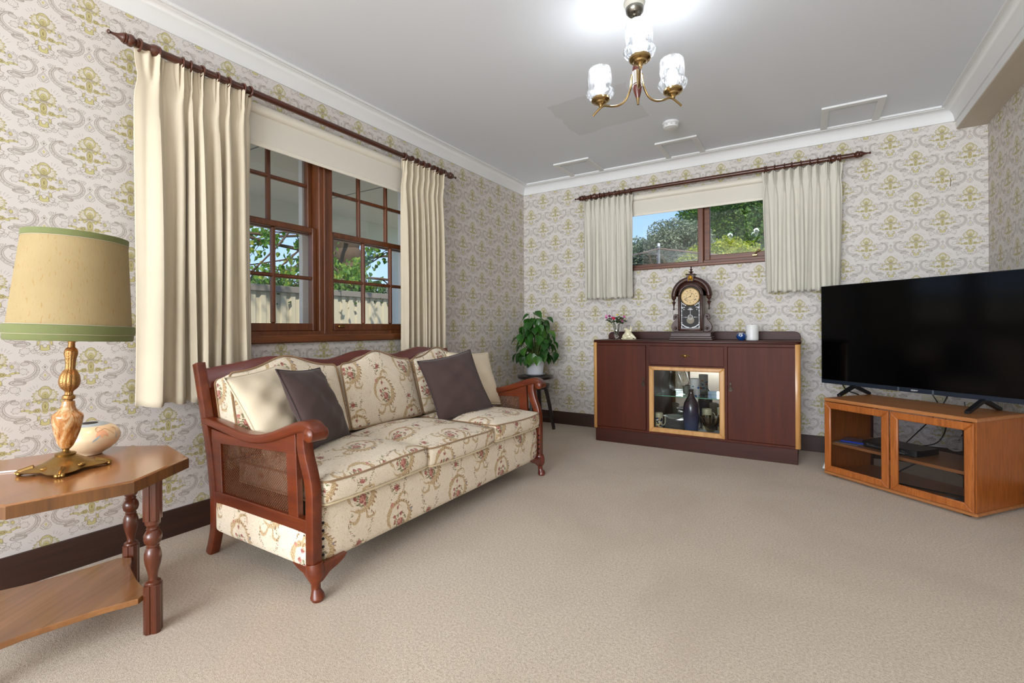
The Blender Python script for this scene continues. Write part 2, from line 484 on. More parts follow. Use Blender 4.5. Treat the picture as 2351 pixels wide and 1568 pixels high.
    sw = ell(3.4, -8.6, 1.1, 1.5); Ln = Ln.max(line(sw, .1) * x.lt(3.6)).max(line(ell(3.1, -8.5, 1.9, 2.4), .09) * x.lt(3.4) * y.lt(-7.0))
    # small spirals and the point under the vase
    sp = ell(3.25, -12.1, .85, .85); Ln = Ln.max(line(sp, .11)).max(line(ell(3.15, -12.0, .4, .4), .10)).max(line(ell(1.5, -12.9, .8, .55), .09)).max(line(ell(2.3, -10.6, .9, 1.2, 20), .09))
    Ln = Ln.max(line(y + 13.2 + (x * .55 - .55).abs() * -1.0, .12) * x.lt(2.0)).max(line(y + 13.9 + (x * .8 - .6).abs() * -.8, .12) * x.lt(1.5)); Dk = Dk.max(fill(ell(0, -13.2, .45, .35)) * .7)
    # lobe with dots and a tulip, at the end of every scroll
    lo = ell(6.7, -9.2, 2.35, .95, -4, PL); lo2 = ell(6.9, -9.2, 1.6, .5, -4, PL); Ln = Ln.max(line(lo)).max(line(lo2, .09))
    LT = fill(lo) * .22
    tu, tht, _ = lobed(5.9, -11.9, 1.6, 1.25, 7, .13, -20, PL); Ln = Ln.max(line(tu)).max(line((tht * 3.5).sin() * .5, .07) * inside(tu)); bd = lobed(6.6, -13.6, .5, .4, 4, .3, 0, PL)[0]; Ln = Ln.max(line(bd, .1))
    # paisley scroll round the gem, with dotted band
    e0 = ell(6.5, 10.4, 4.9, 4.2, -12, PT); e1 = ell(6.9, 10.8, 4.5, 3.6, -12, PT); e2 = ell(7.1, 10.9, 4.1, 3.1, -12, PT)
    px, py, _ = t.xyz(PT); arc = ((8.3 - px) - (py - 10.3) * .55 * py.gt(10.3)).gt(0) * ((py - 10.9) - (px - 5.9) * 1.25).lt(1.0)
    arc = px.lt(6.1).max(py.lt(8.5) * px.lt(9.0))
    bandm = inside(e0) * (1 - inside(e2)) * arc
    Ln = Ln.max((line(e0, .10).max(line(e1, .13)).max(line(e2, .09))) * arc)
    dots = t.voro(t.mapping(PT, (1, 1, 1)), 1.55); Ln = Ln.max(line(dots - .30, .10) * inside(e0) * (1 - inside(e1)) * arc * .85)
    LT = LT.max(bandm * .22)
    hk = ell(5.9, 13.4, 1.2, .75, -15, PT); Ln = Ln.max(line(hk, .1)); LT = LT.max(fill(hk) * .25)
    ft2, tf, _ = lobed(6.3, 10.3, 1.35, 1.1, 7, .16, 30, PT); Ln = Ln.max(line(ft2)).max(line((tf * 3.5).sin() * .5, .07) * inside(ft2))
    # gem and lozenge
    gx = x; g1 = (gx * 1.0 + (y - 11.7).abs() * .85); Ln = Ln.max(line(g1 - .95, .12)); Dk = Dk.max(fill(g1 - .5) * .9)
    g2 = (gx * .8 + (y - 8.4).abs() * .62); Ln = Ln.max(line(g2 - 1.25, .12)).max(line(g2 - .85, .10)); Fy = Fy.max(fill(g2 - .42)); lz = lobed(0, 7.6, 1.6, 1.15, 6, .10)[0]; Ln = Ln.max(line(lz, .1) * y.lt(8.0))
    cn, tc_, _ = lobed(2.5, 14.2, 1.15, .8, 5, .14, 30); Ln = Ln.max(line(cn, .1)).max(line((tc_ * 3).sin() * .5, .07) * inside(cn)).max(line(ell(2.5, 14.2, .45, .35, 30), .09))
    base = t.mix(t.noise(t.pos(), 1.2, 2), lin((212, 205, 199)), lin((221, 215, 210)))
    c = t.mix(LT.max(fill(da) * .10), base, lin((150, 140, 128)))
    c = t.mix(Fy * .72, c, lin((194, 183, 86)))
    c = t.mix(Dk * .75, c, lin((118, 98, 62)))
    c = t.mix(Ln * .62, c, lin((118, 100, 80)))
    return t.set(c, .62, 0)

def tapestry(name, gain=1.0):
    """woven floral upholstery: cream ground, gold C scrolls, red roses, green leaves (uv in metres)"""
    t = NT(name); X, Y, Z = t.xyz(t.uvm())
    a, b = 21.0, 33.0
    U = X * 100; k = (U * (1 / a) + .5).floor(); x = U - k * a
    odd = (k * .5 - (k * .5).floor()) * 2
    y = (Y * 100 - odd * (b / 2) + 16.5).fmod(b) - 16.5
    uv = t.comb(U, Y * 100, 0.0)
    nx = t.noise(uv, .35, 2) - .5; ny = t.noise(t.mapping(uv, loc=(31, 7, 0)), .35, 2) - .5
    xw = x + nx * 2.4; yw = y + ny * 2.4
    P = t.comb(xw, yw, 0.0)
    def line(d, wd): return 1 - t.ss(d.abs(), wd * .6, wd * 1.2)
    def disc(d, e=.2): return 1 - t.ss(d, -e, e)
    # gold scrolls : two facing crescents round the bouquet
    def crescent(c1, r1, c2, r2): return disc(t.dist(P, c1) - r1) * (1 - disc(t.dist(P, c2) - r2))
    g = crescent((.6, -.5), 7.3, (-.9, .4), 6.6).max(crescent((-.6, 1.5), 6.6, (.9, .3), 6.3)).max(crescent((2.5, 7.6), 3.4, (2.9, 6.9), 2.8)).max(crescent((-3.4, -8.2), 3.0, (-3.8, -7.4), 2.5)).max(crescent((4.6, -9.0), 2.6, (4.9, -8.2), 2.1))
    th = yw.atan2(xw); feather = ((th * 30 + t.dist(P, (0, 0)) * 1.6).sin() * .5 + .5)
    f2 = disc((t.dist(P, (.6, -.5)) - 7.6).abs() - .55) * feather.gt(.62) * (xw + yw * .3).gt(-1)
    # bouquet: leaves then flowers
    dB = t.dist(P, (.8, -1.8)); v1 = t.voro(t.mapping(t.comb(xw, yw, 0.0), rot=(0, 0, .7), scale=(.5, 1.1, 1)), 1.25); leaf = (1 - t.ss(v1, .44, .52)) * (1 - t.ss(dB, 3.6, 4.4)).max(0)
    ros = disc(t.dist(P, (.9, -2.3)) - 1.75, .15); r2 = disc(t.dist(P, (-2.4, .8)) - .95, .15); r3 = disc(t.dist(P, (1.5, 1.3)) - .85, .15); r4 = disc(t.dist(P, (-2.6, -1.6)) - .75, .15); r5 = disc(t.dist(P, (1.7, -4.9)) - .8, .15)
    r6 = disc(t.dist(P, (-.4, 4.6)) - .8, .15); r7 = disc(t.dist(P, (-4.2, 6.4)) - .9, .15); r8 = disc(t.dist(P, (7.4, 1.6)) - .6, .15)
    # secondary rose and hanging garlands between the bouquets
    s1 = disc(t.dist(P, (-1.0, 13.3)) - 1.3, .15); dS = t.dist(P, (-1.0, 13.0)); leaf2 = (1 - t.ss(v1, .42, .50)) * (1 - t.ss(dS, 2.1, 2.6))
    ga = (xw.abs() - (4.5 + (yw * .42).sin() * 1.5)).abs(); gar = (1 - t.ss(ga, .5, .9)) * (yw.lt(-6.5).max(yw.gt(7.5)))
    v2 = t.voro(uv, 1.0); buds = (1 - t.ss(v2, .2, .3)) * gar; gl = (1 - t.ss(t.voro(t.mapping(uv, rot=(0, 0, .8), scale=(.6, 1.3, 1)), 1.5), .34, .44)) * gar
    petal = t.voro(t.comb(xw, yw, 0.0), 1.35, out='Color'); pl = E(t, t.n('ShaderNodeRGBToBW').outputs[0]); t.link(petal, pl.v.node.inputs[0])
    rose = t.ramp(pl, [(.2, lin((128, 54, 54))), (.5, lin((172, 94, 86))), (.8, lin((208, 150, 128)))])
    dark = t.noise(uv, 2.4, 2)
    # embossed ground scrolls
    em = t.noise(t.mapping(uv, loc=(5, 5, 0)), .22, 1, .5, 1.5); eml = line((em * 9).fmod(1.0) - .5, .10)
    base = t.mix(t.noise(uv, .3, 3), lin((227, 211, 186)), lin((238, 225, 204)))
    c = t.mix(eml * .42, base, lin((188, 160, 116)))
    gold = t.ramp(dark, [(.38, lin((138, 100, 60))), (.52, lin((196, 164, 112))), (.66, lin((224, 200, 156)))])
    c = t.mix(g * .85, c, gold); c = t.mix(f2 * .9, c, lin((150, 112, 70)))
    green = t.ramp(dark, [(.4, lin((88, 88, 56))), (.6, lin((150, 142, 96)))])
    c = t.mix(leaf.max(leaf2).max(gl) * .92, c, green)
    c = t.mix((buds * .9), c, lin((160, 78, 70)))
    fl = ros.max(r2).max(r3).max(r4).max(r5).max(r6).max(r7).max(s1)
    c = t.mix(fl * .93, c, rose); c = t.mix(r8 * .9, c, lin((140, 140, 150)))
    weave = t.noise(t.mapping(uv, (30, 30, 1)), 1, 2)
    t.bump(eml * .5 + weave * .5 + g * .4, .35, .0015)
    return t.set(c, .85, 0, Sheen_Weight=.15)

def glassy(name, tint=(1, 1, 1), fres=1.45, rough=0.0, extra=0.0):
    t = NT(name); tr = t.n('ShaderNodeBsdfTransparent'); tr.inputs[0].default_value = tint + (1,)
    gl = t.n('ShaderNodeBsdfGlossy'); gl.inputs['Roughness'].default_value = rough
    ge = t.n('ShaderNodeNewGeometry'); dt = t.n('ShaderNodeVectorMath', operation='DOT_PRODUCT'); t.link(ge.outputs['Incoming'], dt.inputs[0]); t.link(ge.outputs['Normal'], dt.inputs[1])
    f0 = ((fres - 1) / (fres + 1)) ** 2; fr = (1 - E(t, dt.outputs['Value']).abs()).pw(5.0) * (1 - f0) * .8 + f0
    mxs = t.n('ShaderNodeMixShader')
    f = fr + extra if extra else fr
    t.link(f, mxs.inputs[0]); t.link(tr.outputs[0], mxs.inputs[1]); t.link(gl.outputs[0], mxs.inputs[2]); t.t.links.new(mxs.outputs[0], t.out.inputs[0])
    return t.m
def carpet_mat():
    t = NT('beige_carpet'); p = t.pos()
    n1 = t.noise(p, 330, 3, .75); n2 = t.noise(p, 1.1, 4, .55, .6); n3 = t.noise(p, 110, 3, .6)
    c = t.ramp(n1 * .65 + n3 * .35, [(.36, lin((160, 139, 116))), (.5, lin((210, 192, 170))), (.66, lin((238, 224, 206)))])
    c = t.mix(t.ss(n2, .42, .68) * .34, c, lin((176, 156, 134)))
    t.bump(n1 * .6 + n3 * .5, .9, .006)
    return t.set(c, .95, 0, Sheen_Weight=.2)
def ceiling_mat():
    t = NT('ceiling_paint'); X, Y, Z = t.xyz(t.pos())
    # painted-over repair patch (its own shape and colour)
    nx = t.noise(t.pos(), 6, 3) * .10 - .05
    m = (X + nx).gt(-1.555) * (X + nx).lt(-.97) * (Y + nx * .8 + (X + 1.2) * .08).gt(2.96) * (Y + nx * .8 + (X + 1.2) * .10).lt(3.53)
    st = t.noise(t.mapping(t.pos(), (2, 22, 1)), 3, 3)
    base = lin((230, 234, 240))
    c = t.mix(m * .35, base, t.mix(st, lin((190, 191, 193)), lin((212, 213, 215))))
    t.bump(t.noise(t.pos(), 140, 3), .06, .001)
    return t.set(c, .8, 0)
def cane_mat(name, c):
    """woven cane: procedural holes on a square lattice, local object coordinates (metres)"""
    t = NT(name); X, Y, Z = t.xyz(t.obj()); s = .0125
    u = (X + Y); 
    def cell(off):
        a = (u * (1 / s) + off).fmod(1.0) - .5; b = (Z * (1 / s) + off).fmod(1.0) - .5
        return (a * a + b * b).sqrt()
    d = cell(0.0).min(cell(.5))
    hole = 1 - t.ss(d, .25, .30)
    tr = t.n('ShaderNodeBsdfTransparent'); mxs = t.n('ShaderNodeMixShader')
    t.set(t.mix(t.noise(t.obj(), 120, 2), lin(c), tuple(x * .5 for x in lin(c))), .5)
    t.bump(t.ss(d, .22, .5), .6, .002)
    t.link(hole, mxs.inputs[0]); t.link(t.b.outputs[0], mxs.inputs[1]); t.link(tr.outputs[0], mxs.inputs[2]); t.t.links.new(mxs.outputs[0], t.out.inputs[0])
    return t.m
def fabric(name, c, var=.05, weave=350, bump=.25, rough=.9, sheen=.2, trans=0.0):
    t = NT(name); cc = lin(c); p = t.obj()
    f = t.noise(p, 9, 4)
    col = t.mix(f, tuple(x * (1 - var) for x in cc), tuple(min(1, x * (1 + var)) for x in cc))
    t.bump(t.noise(t.mapping(p, (1, 1, .3)), weave, 3), bump, .0012)
    t.set(col, rough, 0, Sheen_Weight=sheen)
    if trans:
        tl = t.n('ShaderNodeBsdfTranslucent'); t.link(col, tl.inputs[0]); mxs = t.n('ShaderNodeMixShader'); mxs.inputs[0].default_value = trans
        t.link(t.b.outputs[0], mxs.inputs[1]); t.link(tl.outputs[0], mxs.inputs[2]); t.t.links.new(mxs.outputs[0], t.out.inputs[0])
    return t.m
def emis(name, c, s):
    t = NT(name); return t.set((1.0, 1.0, 1.0), .5, 0, Emission_Color=c, Emission_Strength=s)

M = {}
M['wp_left'] = wallpaper('wallpaper_left', 'y', .662, 1.948)
M['wp_back'] = wallpaper('wallpaper_back', 'x', .3865, 1.938)
M['wp_right'] = wallpaper('wallpaper_right', 'y', 4.45, 1.938)
M['carpet'] = carpet_mat(); M['ceil'] = ceiling_mat()
M['cornice'] = plain('cornice_paint', (232, 232, 231), .55, var=.01, scale=3)
M['beam_under'] = plain('beam_paint', (196, 184, 166), .7, var=.03, scale=4)  # underside beiger and darker than the beam faces
M['skirt'] = wood('dark_skirting', (42, 22, 14), (66, 36, 22), 'y', rough=.6, coat=0)
M['skirtx'] = wood('dark_skirting_x', (42, 22, 14), (66, 36, 22), 'x', rough=.6, coat=0)
M['winz'] = wood('window_timber_z', (76, 38, 16), (124, 68, 32), 'z', rough=.4, coat=.2)
M['winy'] = wood('window_timber_y', (80, 42, 18), (132, 74, 36), 'y', rough=.4, coat=.2)
M['winx'] = wood('window_timber_x', (80, 42, 20), (128, 72, 38), 'x', rough=.45, coat=.15)
M['rod'] = wood('rod_timber', (56, 25, 14), (92, 45, 26), 'y', rough=.3, coat=.4)
M['sofaw'] = wood('sofa_timber', (78, 26, 6), (120, 50, 13), 'x', rough=.36, coat=.25, scale=.7)
M['sofadark'] = wood('sofa_timber_dark', (84, 30, 20), (118, 50, 36), 'y', rough=.3, coat=.5, scale=.7)
M['tap'] = tapestry('tapestry_fabric')
M['cane'] = cane_mat('woven_cane', (120, 66, 34))
M['curt'] = fabric('curtain_cream', (220, 207, 182), .05, 180, .25, .85, .2, .12)
M['curt2'] = fabric('curtain_greyed', (225, 220, 206), .05, 180, .25, .85, .2, .12)
M['blind'] = fabric('roller_blind_cloth', (236, 230, 217), .01, 400, .05, .8, 0, .15)
M['blindc'] = plain('blind_cassette', (232, 225, 210), .5, var=.01)
M['white'] = plain('white_paint', (228, 228, 226), .5, var=.01)
M['glass'] = glassy('window_glass')
M['table'] = wood('walnut_top', (112, 68, 36), (172, 118, 68), 'y', scale=.6, rough=.2, coat=.5, contrast=(.25, .75))
M['tableedge'] = wood('walnut_edge', (70, 42, 20), (138, 90, 44), 'z', scale=.5, rough=.3, coat=.4)
M['tleg'] = wood('table_leg_timber', (58, 22, 10), (104, 48, 22), 'z', rough=.3, coat=.4)
M['sb'] = wood('sideboard_veneer', (62, 22, 10), (90, 38, 18), 'z', scale=.35, rough=.5, coat=.0, Specular_IOR_Level=.22)
M['sbx'] = wood('sideboard_timber', (50, 19, 10), (72, 30, 17), 'x', scale=.8, rough=.45, coat=.0, Specular_IOR_Level=.3)
M['sblight'] = wood('blond_timber', (178, 124, 66), (214, 164, 100), 'z', rough=.35, coat=.3)
M['tvw'] = wood('teak_laminate', (134, 70, 25), (184, 106, 46), 'z', scale=3.2, rough=.38, coat=.1, contrast=(.3, .7))
M['tvwx'] = wood('teak_laminate_x', (148, 90, 46), (190, 128, 76), 'x', scale=2.4, rough=.36, coat=.1)
M['black'] = plain('black_plastic', (22, 23, 26), .35, var=.02)
M['screen'] = plain('tv_screen', (3, 3, 4), .12, var=0, Specular_IOR_Level=.22)
M['bezel'] = plain('tv_bezel', (40, 48, 62), .35, metal=.4, var=.02)
M['brass'] = plain('aged_brass', (150, 118, 66), .32, metal=.9, var=.25, scale=60, bump=.3, bscale=120)
M['brassb'] = plain('satin_brass', (176, 150, 104), .22, metal=1, var=.05)
M['gun'] = plain('gunmetal', (120, 116, 108), .25, metal=1, var=.05)
M['stool'] = wood('ebonised_timber', (24, 16, 14), (44, 28, 24), 'z', rough=.35, coat=.3)
M['ceramic'] = plain('white_ceramic', (226, 230, 238), .25, var=.01, Coat_Weight=.4)
M['ivory'] = plain('ivory_ceramic', (226, 218, 184), .22, var=.02, Coat_Weight=.5)
M['clockw'] = wood('clock_walnut', (38, 18, 12), (78, 40, 26), 'z', scale=1.3, rough=.42, coat=.08)
M['clockx'] = wood('clock_walnut_x', (38, 18, 12), (72, 38, 26), 'x', scale=1.3, rough=.42, coat=.08)

# ------------------------------------------------------------ room shell
L, B, XR, ZC, YR = -2.64, 4.54, 1.066, 2.545, -4.6
def wallbox(g, ax, c0, c1, u0, u1, z0, z1, holes):
    """wall slab with rectangular holes (u0,u1,z0,z1)"""
    us = sorted({u0, u1} | {h[0] for h in holes} | {h[1] for h in holes})
    for i in range(len(us) - 1):
        a, b = us[i], us[i + 1]; m = (a + b) / 2; hs = sorted([h for h in holes if h[0] < m < h[1]], key=lambda h: h[2])
        z = z0; segs = []
        for h in hs: segs.append((z, h[2])); z = h[3]
        segs.append((z, z1))
        for (p, q) in segs:
            if q > p: (g.box(c0, c1, a, b, p, q, 0) if ax == 'x' else g.box(a, b, c0, c1, p, q, 0))
W1 = (1.10, 2.93, .925, 2.27)      # window in left wall (y0,y1,z0,z1)
W2 = (-1.74, .03, 1.55, 2.27)      # window in back wall (x0,x1,z0,z1)
g = G(); wallbox(g, 'x', L - .22, L, YR - .2, B + .22, -.02, 2.6, [W1, (-3.35, -1.85, .9, 2.2)]); struct(g.build('wall_left', M['wp_left'], smooth=False))
g = G(); wallbox(g, 'y', B, B + .22, L, XR + .2, -.02, 2.6, [W2]); struct(g.build('wall_back', M['wp_back'], smooth=False))
g = G(); g.box(XR, XR + .2, YR - .2, B, -.02, 2.6, 0); struct(g.build('wall_right', M['wp_right'], smooth=False))
W3 = (-2.3, .8, .35, 2.35)
g = G(); wallbox(g, 'y', YR - .2, YR, L, XR, -.02, 2.6, [W3]); struct(g.build('wall_rear', M['wp_back'], smooth=False))
g = G(); g.box(L - .22, XR + .2, YR - .2, B + .22, -.12, 0, 0); struct(g.build('floor', M['carpet'], smooth=False))
g = G(); g.box(L - .22, XR + .2, YR - .2, B + .22, ZC, ZC + .1, 0); struct(g.build('ceiling', M['ceil'], smooth=False))
# rear window added behind the camera as a place for the fill light
g = G()
for x in (-2.3, -1.27, -.23, .76): g.box(x, x + .05, YR - .12, YR - .05, .35, 2.35, .003)
g.box(-2.3, .8, YR - .12, YR - .05, .35, .41, .003); g.box(-2.3, .8, YR - .12, YR - .05, 2.29, 2.35, .003)
w3 = struct(g.build('added_window_3', M['winz']))
g = G(); g.box(-2.3, .8, YR - .1, YR - .095, .4, 2.3, 0); g.build('window_glass', M['glass'], w3, smooth=False)
g = G()
for (a, b, c, d) in ((-3.35, -3.30, .9, 2.2), (-1.90, -1.85, .9, 2.2), (-3.30, -1.90, .9, .95), (-3.30, -1.90, 2.15, 2.2), (-2.63, -2.58, .95, 2.15)): g.box(L - .12, L - .04, a, b, c, d, .002)
w4 = struct(g.build('added_window_4', M['winz']))  # side window added out of view for the fill towards the right wall
g = G(); g.box(L - .09, L - .086, -3.31, -1.89, .94, 2.16, 0); g.build('window_glass', M['glass'], w4, smooth=False)
# cornice
prof = [(0, 2.450), (.004, 2.447), (.012, 2.452)]
for i in range(9):
    a = PI / 2 * i / 8; prof.append((.012 + .068 * (1 - cos(a)) , 2.452 + .068 * sin(a) * 1.0))
prof = [(0, 2.447), (.010, 2.447), (.012, 2.453)] + [(.012 + .060 * (1 - cos(PI / 2 * i / 8)), 2.453 + .074 * sin(PI / 2 * i / 8)) for i in range(1, 9)] + [(.076, 2.5275), (.076, 2.531), (.093, 2.531), (.093, ZC)]
XB = .902
g = G(); vs = []; fs = []
for (d, z) in prof:
    vs += [(L + d, YR, z), (L + d, B - d, z), (XB - d, B - d, z), (XB - d, YR, z)]
for i in range(len(prof) - 1):
    for k in range(3): fs.append((i * 4 + k, i * 4 + k + 1, i * 4 + 4 + k + 1, i * 4 + 4 + k))
g.add(vs, fs); struct(g.build('trim_1', M['cornice'], angle=40))
# boxed beam along the right wall
g = G(); g.box(XB, XR, YR, B, 2.397, ZC, .001); bm_ = struct(g.build('trim_2', M['cornice']))
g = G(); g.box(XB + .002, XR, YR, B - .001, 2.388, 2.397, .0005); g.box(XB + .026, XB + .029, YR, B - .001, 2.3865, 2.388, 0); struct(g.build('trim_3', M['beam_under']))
# skirting
def skirt_prof(): return [(0, 0), (.018, 0), (.018, .112), (.012, .128), (0, .128)]
g = G(); g.prism([(L + a, b) for a, b in skirt_prof()], YR, B, 'y'); struct(g.build('baseboard_left', M['skirt']))
g = G(); g.prism([(B - a, b) for a, b in skirt_prof()], L + .018, XR, 'x'); struct(g.build('baseboard_back', M['skirtx']))
g = G(); g.prism([(XR - a, b) for a, b in skirt_prof()], YR, B - .018, 'y'); struct(g.build('baseboard_right', M['skirt']))

# ------------------------------------------------------------ window 1 (left wall, twin double-hung sashes)
def bars(g, x, y0, y1, z0, z1, b=.003): g.box(x - .02, x + .02, y0, y1, z0, z1, b)
win = struct(thing('window_1', 'twin double-hung timber window with small square panes', 'window', (L, 2.0, .93))); 
del win['label']; del win['category']
g = G()
y0, y1, z0, z1 = W1
g.box(L - .20, L + .004, y0, y0 + .035, z0 + .02, z1, .002); g.box(L - .20, L + .004, y1 - .035, y1, z0 + .02, z1, .002)
g.box(L - .20, L + .004, y0, y1, z1 - .035, z1, .002)
g.box(L - .12, L - .004, 1.955, 2.058, z0 + .045, z1 - .03, .004); g.box(L - .03, L + .006, 1.985, 2.0, z0 + .045, z1 - .03, .003)
g.box(L - .2, L + .002, y0, y1, z0 + .03, z0 + .065, .002)
g.build('window_frame', M['winz'], win)
g = G(); g.box(L - .14, L + .030, y0 - .03, y1 + .03, z0 - .005, z0 + .042, .006); g.build('window_sill', M['winy'], win)
def sash(x, ya, yb, za, zb, ny, nz, bot, top, side, inner=True):
    g = G()
    g.box(x - .02, x + .02, ya, ya + side, za, zb, .004); g.box(x - .02, x + .02, yb - side, yb, za, zb, .004)
    g.box(x - .02, x + .02, ya + side, yb - side, za, za + bot, .004); g.box(x - .02, x + .02, ya + side, yb - side, zb - top, zb, .004)
    A0, A1, C0, C1 = ya + side, yb - side, za + bot, zb - top
    for i in range(1, ny): m = A0 + (A1 - A0) * i / ny; g.box(x - .016, x + .014, m - .012, m + .012, C0, C1, .006)
    for i in range(1, nz): m = C0 + (C1 - C0) * i / nz; g.box(x - .014, x + .013, A0, A1, m - .011, m + .011, .005)
    s = g.build('sash', M['winz'], win)
    g = G(); g.box(x - .004, x - .001, A0, A1, C0, C1, 0); g.build('pane', M['glass'], s, smooth=False); return s
XI, XO = -2.69, -2.735
sash(XO, 1.135, 1.955, 1.605, 2.235, 3, 2, .035, .04, .03); sash(XI, 1.135, 1.955, .99, 1.645, 3, 2, .048, .036, .03)
sash(XO, 2.058, 2.895, 1.605, 2.235, 3, 2, .035, .04, .03); s4 = sash(XI, 2.058, 2.895, .99, 1.645, 3, 2, .048, .036, .03)
g = G(); g.box(XI + .02, XI + .032, 2.115, 2.165, 1.012, 1.028, .004); g.box(XI + .028, XI + .04, 2.12, 2.16, 1.024, 1.030, .002); g.build('sash_lift', M['brass'], s4)
g = G(); g.box(L - .24, L - .2, 1.972, 2.05, .95, 2.3, .002); g.box(L - .24, L - .2, 1.06, 1.12, .95, 2.3, .002); g.box(L - .24, L - .2, 2.88, 2.96, .95, 2.3, .002); g.build('outer_lining', M['white'], win)
# ------------------------------------------------------------ window 2 (back wall, fixed light and awning sash)
win2 = struct(thing('window_2', 'x', 'y', (-.85, B, 1.55))); del win2['label']; del win2['category']
x0, x1, z0, z1 = W2
g = G()
g.box(x0, x0 + .04, B - .004, B + .16, z0, z1, .003); g.box(x1 - .04, x1, B - .004, B + .16, z0, z1, .003); g.box(x0, x1, B - .004, B + .16, z1 - .04, z1, .003)
g.box(-.835, -.79, B + .0, B + .15, z0 + .02, z1 - .03, .004)
g.build('window_frame', M['winz'], win2)
g = G(); g.box(x0 - .03, x1 + .03, B - .03, B + .16, z0 - .004, z0 + .022, .004); g.box(x0, x1, B + .02, B + .16, z0 + .018, z0 + .05, .003); g.build('window_sill', M['winx'], win2)
g = G(); g.box(x0 + .04, -.835, B + .075, B + .079, z0 + .05, z1 - .04, 0); g.build('pane', M['glass'], win2, smooth=False)
g = G(); xa, xb, za, zb = -.79, -.01, z0 + .05, z1 - .04
g.box(xa, xa + .05, B + .045, B + .09, za, zb, .004); g.box(xb - .05, xb, B + .045, B + .09, za, zb, .004); g.box(xa + .05, xb - .05, B + .0455, B + .09, za, za + .045, .004); g.box(xa + .05, xb - .05, B + .0455, B + .09, zb - .045, zb, .004)
s = g.build('sash', M['winx'], win2)
g = G(); g.box(xa + .05, xb - .05, B + .07, B + .074, za + .045, zb - .045, 0); g.build('pane', M['glass'], s, smooth=False)
g = G(); g.box(-.40, -.36, B + .018, B + .05, z0 + .055, z0 + .07, .003); g.tube([(-.38, B + .03, z0 + .07), (-.365, B + .02, z0 + .09), (-.335, B + .015, z0 + .105)], [.008, .007, .010]); g.build('winder', M['brassb'], s)

# ------------------------------------------------------------ roller blinds
def blind(ax, c, a0, a1, zt, zb, label):
    g = G()
    def bx(g, p0, p1, q0, q1, z0, z1, b=.002):
        (g.box(p0, p1, q0, q1, z0, z1, b) if ax == 'x' else g.box(q0, q1, p0, p1, z0, z1, b))
    sg = 1 if ax == 'x' else -1
    mid = ((c + sg * .035), (a0 + a1) / 2, zb) if ax == 'x' else ((a0 + a1) / 2, c + sg * .035, zb)
    t = thing('roller_blind', label, 'blind', mid, 0, 'cream roller blinds')
    g = G(); cs = [(.002, zt - .055), (.002, zt), (.045, zt), (.058, zt - .012), (.062, zt - .03), (.056, zt - .048), (.04, zt - .055)]
    g.prism([(c + sg * a, b) if ax == 'x' else (c + sg * a, b) for a, b in cs], a0, a1, 'y' if ax == 'x' else 'x'); g.build('cassette', M['blindc'], t, angle=50)
    g = G(); bx(g, c + sg * .033, c + sg * .0345, a0 + .01, a1 - .01, zb + .02, zt - .05, 0); g.build('cloth', M['blind'], t, smooth=False)
    g = G(); bx(g, c + sg * .030, c + sg * .0375, a0 + .01, a1 - .01, zb, zb + .024, .003); g.build('bottom_bar', M['blindc'], t)
blind('x', L, 1.08, 2.70, 2.258, 2.025, 'cream roller blind, partly lowered over the large left wall window')
blind('y', B, -1.72, .02, 2.258, 2.058, 'cream roller blind, partly lowered over the small high window in the back wall')

# ------------------------------------------------------------ curtain rods and curtains
FIN = [(.000, 0), (.007, .004), (.0105, .012), (.007, .021), (.005, .026), (.0065, .045), (.010, .065), (.017, .085), (.021, .092), (.0215, .097), (.018, .100), (.0245, .104), (.0245, .112), (.020, .115), (.024, .122), (.027, .135), (.026, .150), (.019, .165), (.014, .170), (.018, .176), (.018, .184), (.0135, .186)]
FIN = [(r, z * .60) for r, z in FIN]
def rodset(ax, c, a0, a1, z, brk, label, r=.018):
    sg = 1 if ax == 'x' else -1
    loc = (c, (a0 + a1) / 2, z) if ax == 'x' else ((a0 + a1) / 2, c, z)
    t = thing('curtain_rod', label, 'curtain rod', loc, 0, 'turned timber curtain rods')
    def pt(a): return (c, a, z) if ax == 'x' else (a, c, z)
    g = G(); g.tube([pt(a0 + .105), pt((a0 + a1) / 2), pt(a1 - .105)], r, 16); g.build('pole', M['rod'], t)
    for (a, s) in ((a0, 1), (a1, -1)):
        if ax == 'x': Mt = Matrix.Translation((c, a, z)) @ Matrix.Rotation(-PI / 2 * s, 4, 'X')
        else: Mt = Matrix.Translation((a, c, z)) @ Matrix.Rotation(PI / 2 * s, 4, 'Y')
        g = G(); g.lathe(FIN, n=20, M=Mt); g.build('finial', M['rod'], t)
    for a in brk:
        g = G()
        wl = L if ax == 'x' else B
        if ax == 'x': Mt = Matrix.Translation((c, a, z)); g.lathe([(.0, -.032), (.016, -.028), (.026, -.012), (.028, 0), (.026, .012), (.016, .028), (0, .032)], M=Mt @ Matrix.Rotation(PI / 2, 4, 'X'), n=18); g.tube([(c, a, z), (wl, a, z)], .012, 12)
        else: Mt = Matrix.Translation((a, c, z)); g.lathe([(.0, -.032), (.016, -.028), (.026, -.012), (.028, 0), (.026, .012), (.016, .028), (0, .032)], M=Mt @ Matrix.Rotation(PI / 2, 4, 'Y'), n=18); g.tube([(a, c, z), (a, wl, z)], .012, 12)
        g.build('bracket', M['rod'], t)
XRD = -2.535; YRD = 4.435; ZR = 2.278
rodset('x', XRD, .835, 3.22, ZR, (1.015, 3.02), 'long turned brown timber curtain rod above the large left window')
rodset('y', YRD, -1.985, .41, 2.290, (-1.775, .175), 'long turned brown timber curtain rod above the small back wall window')

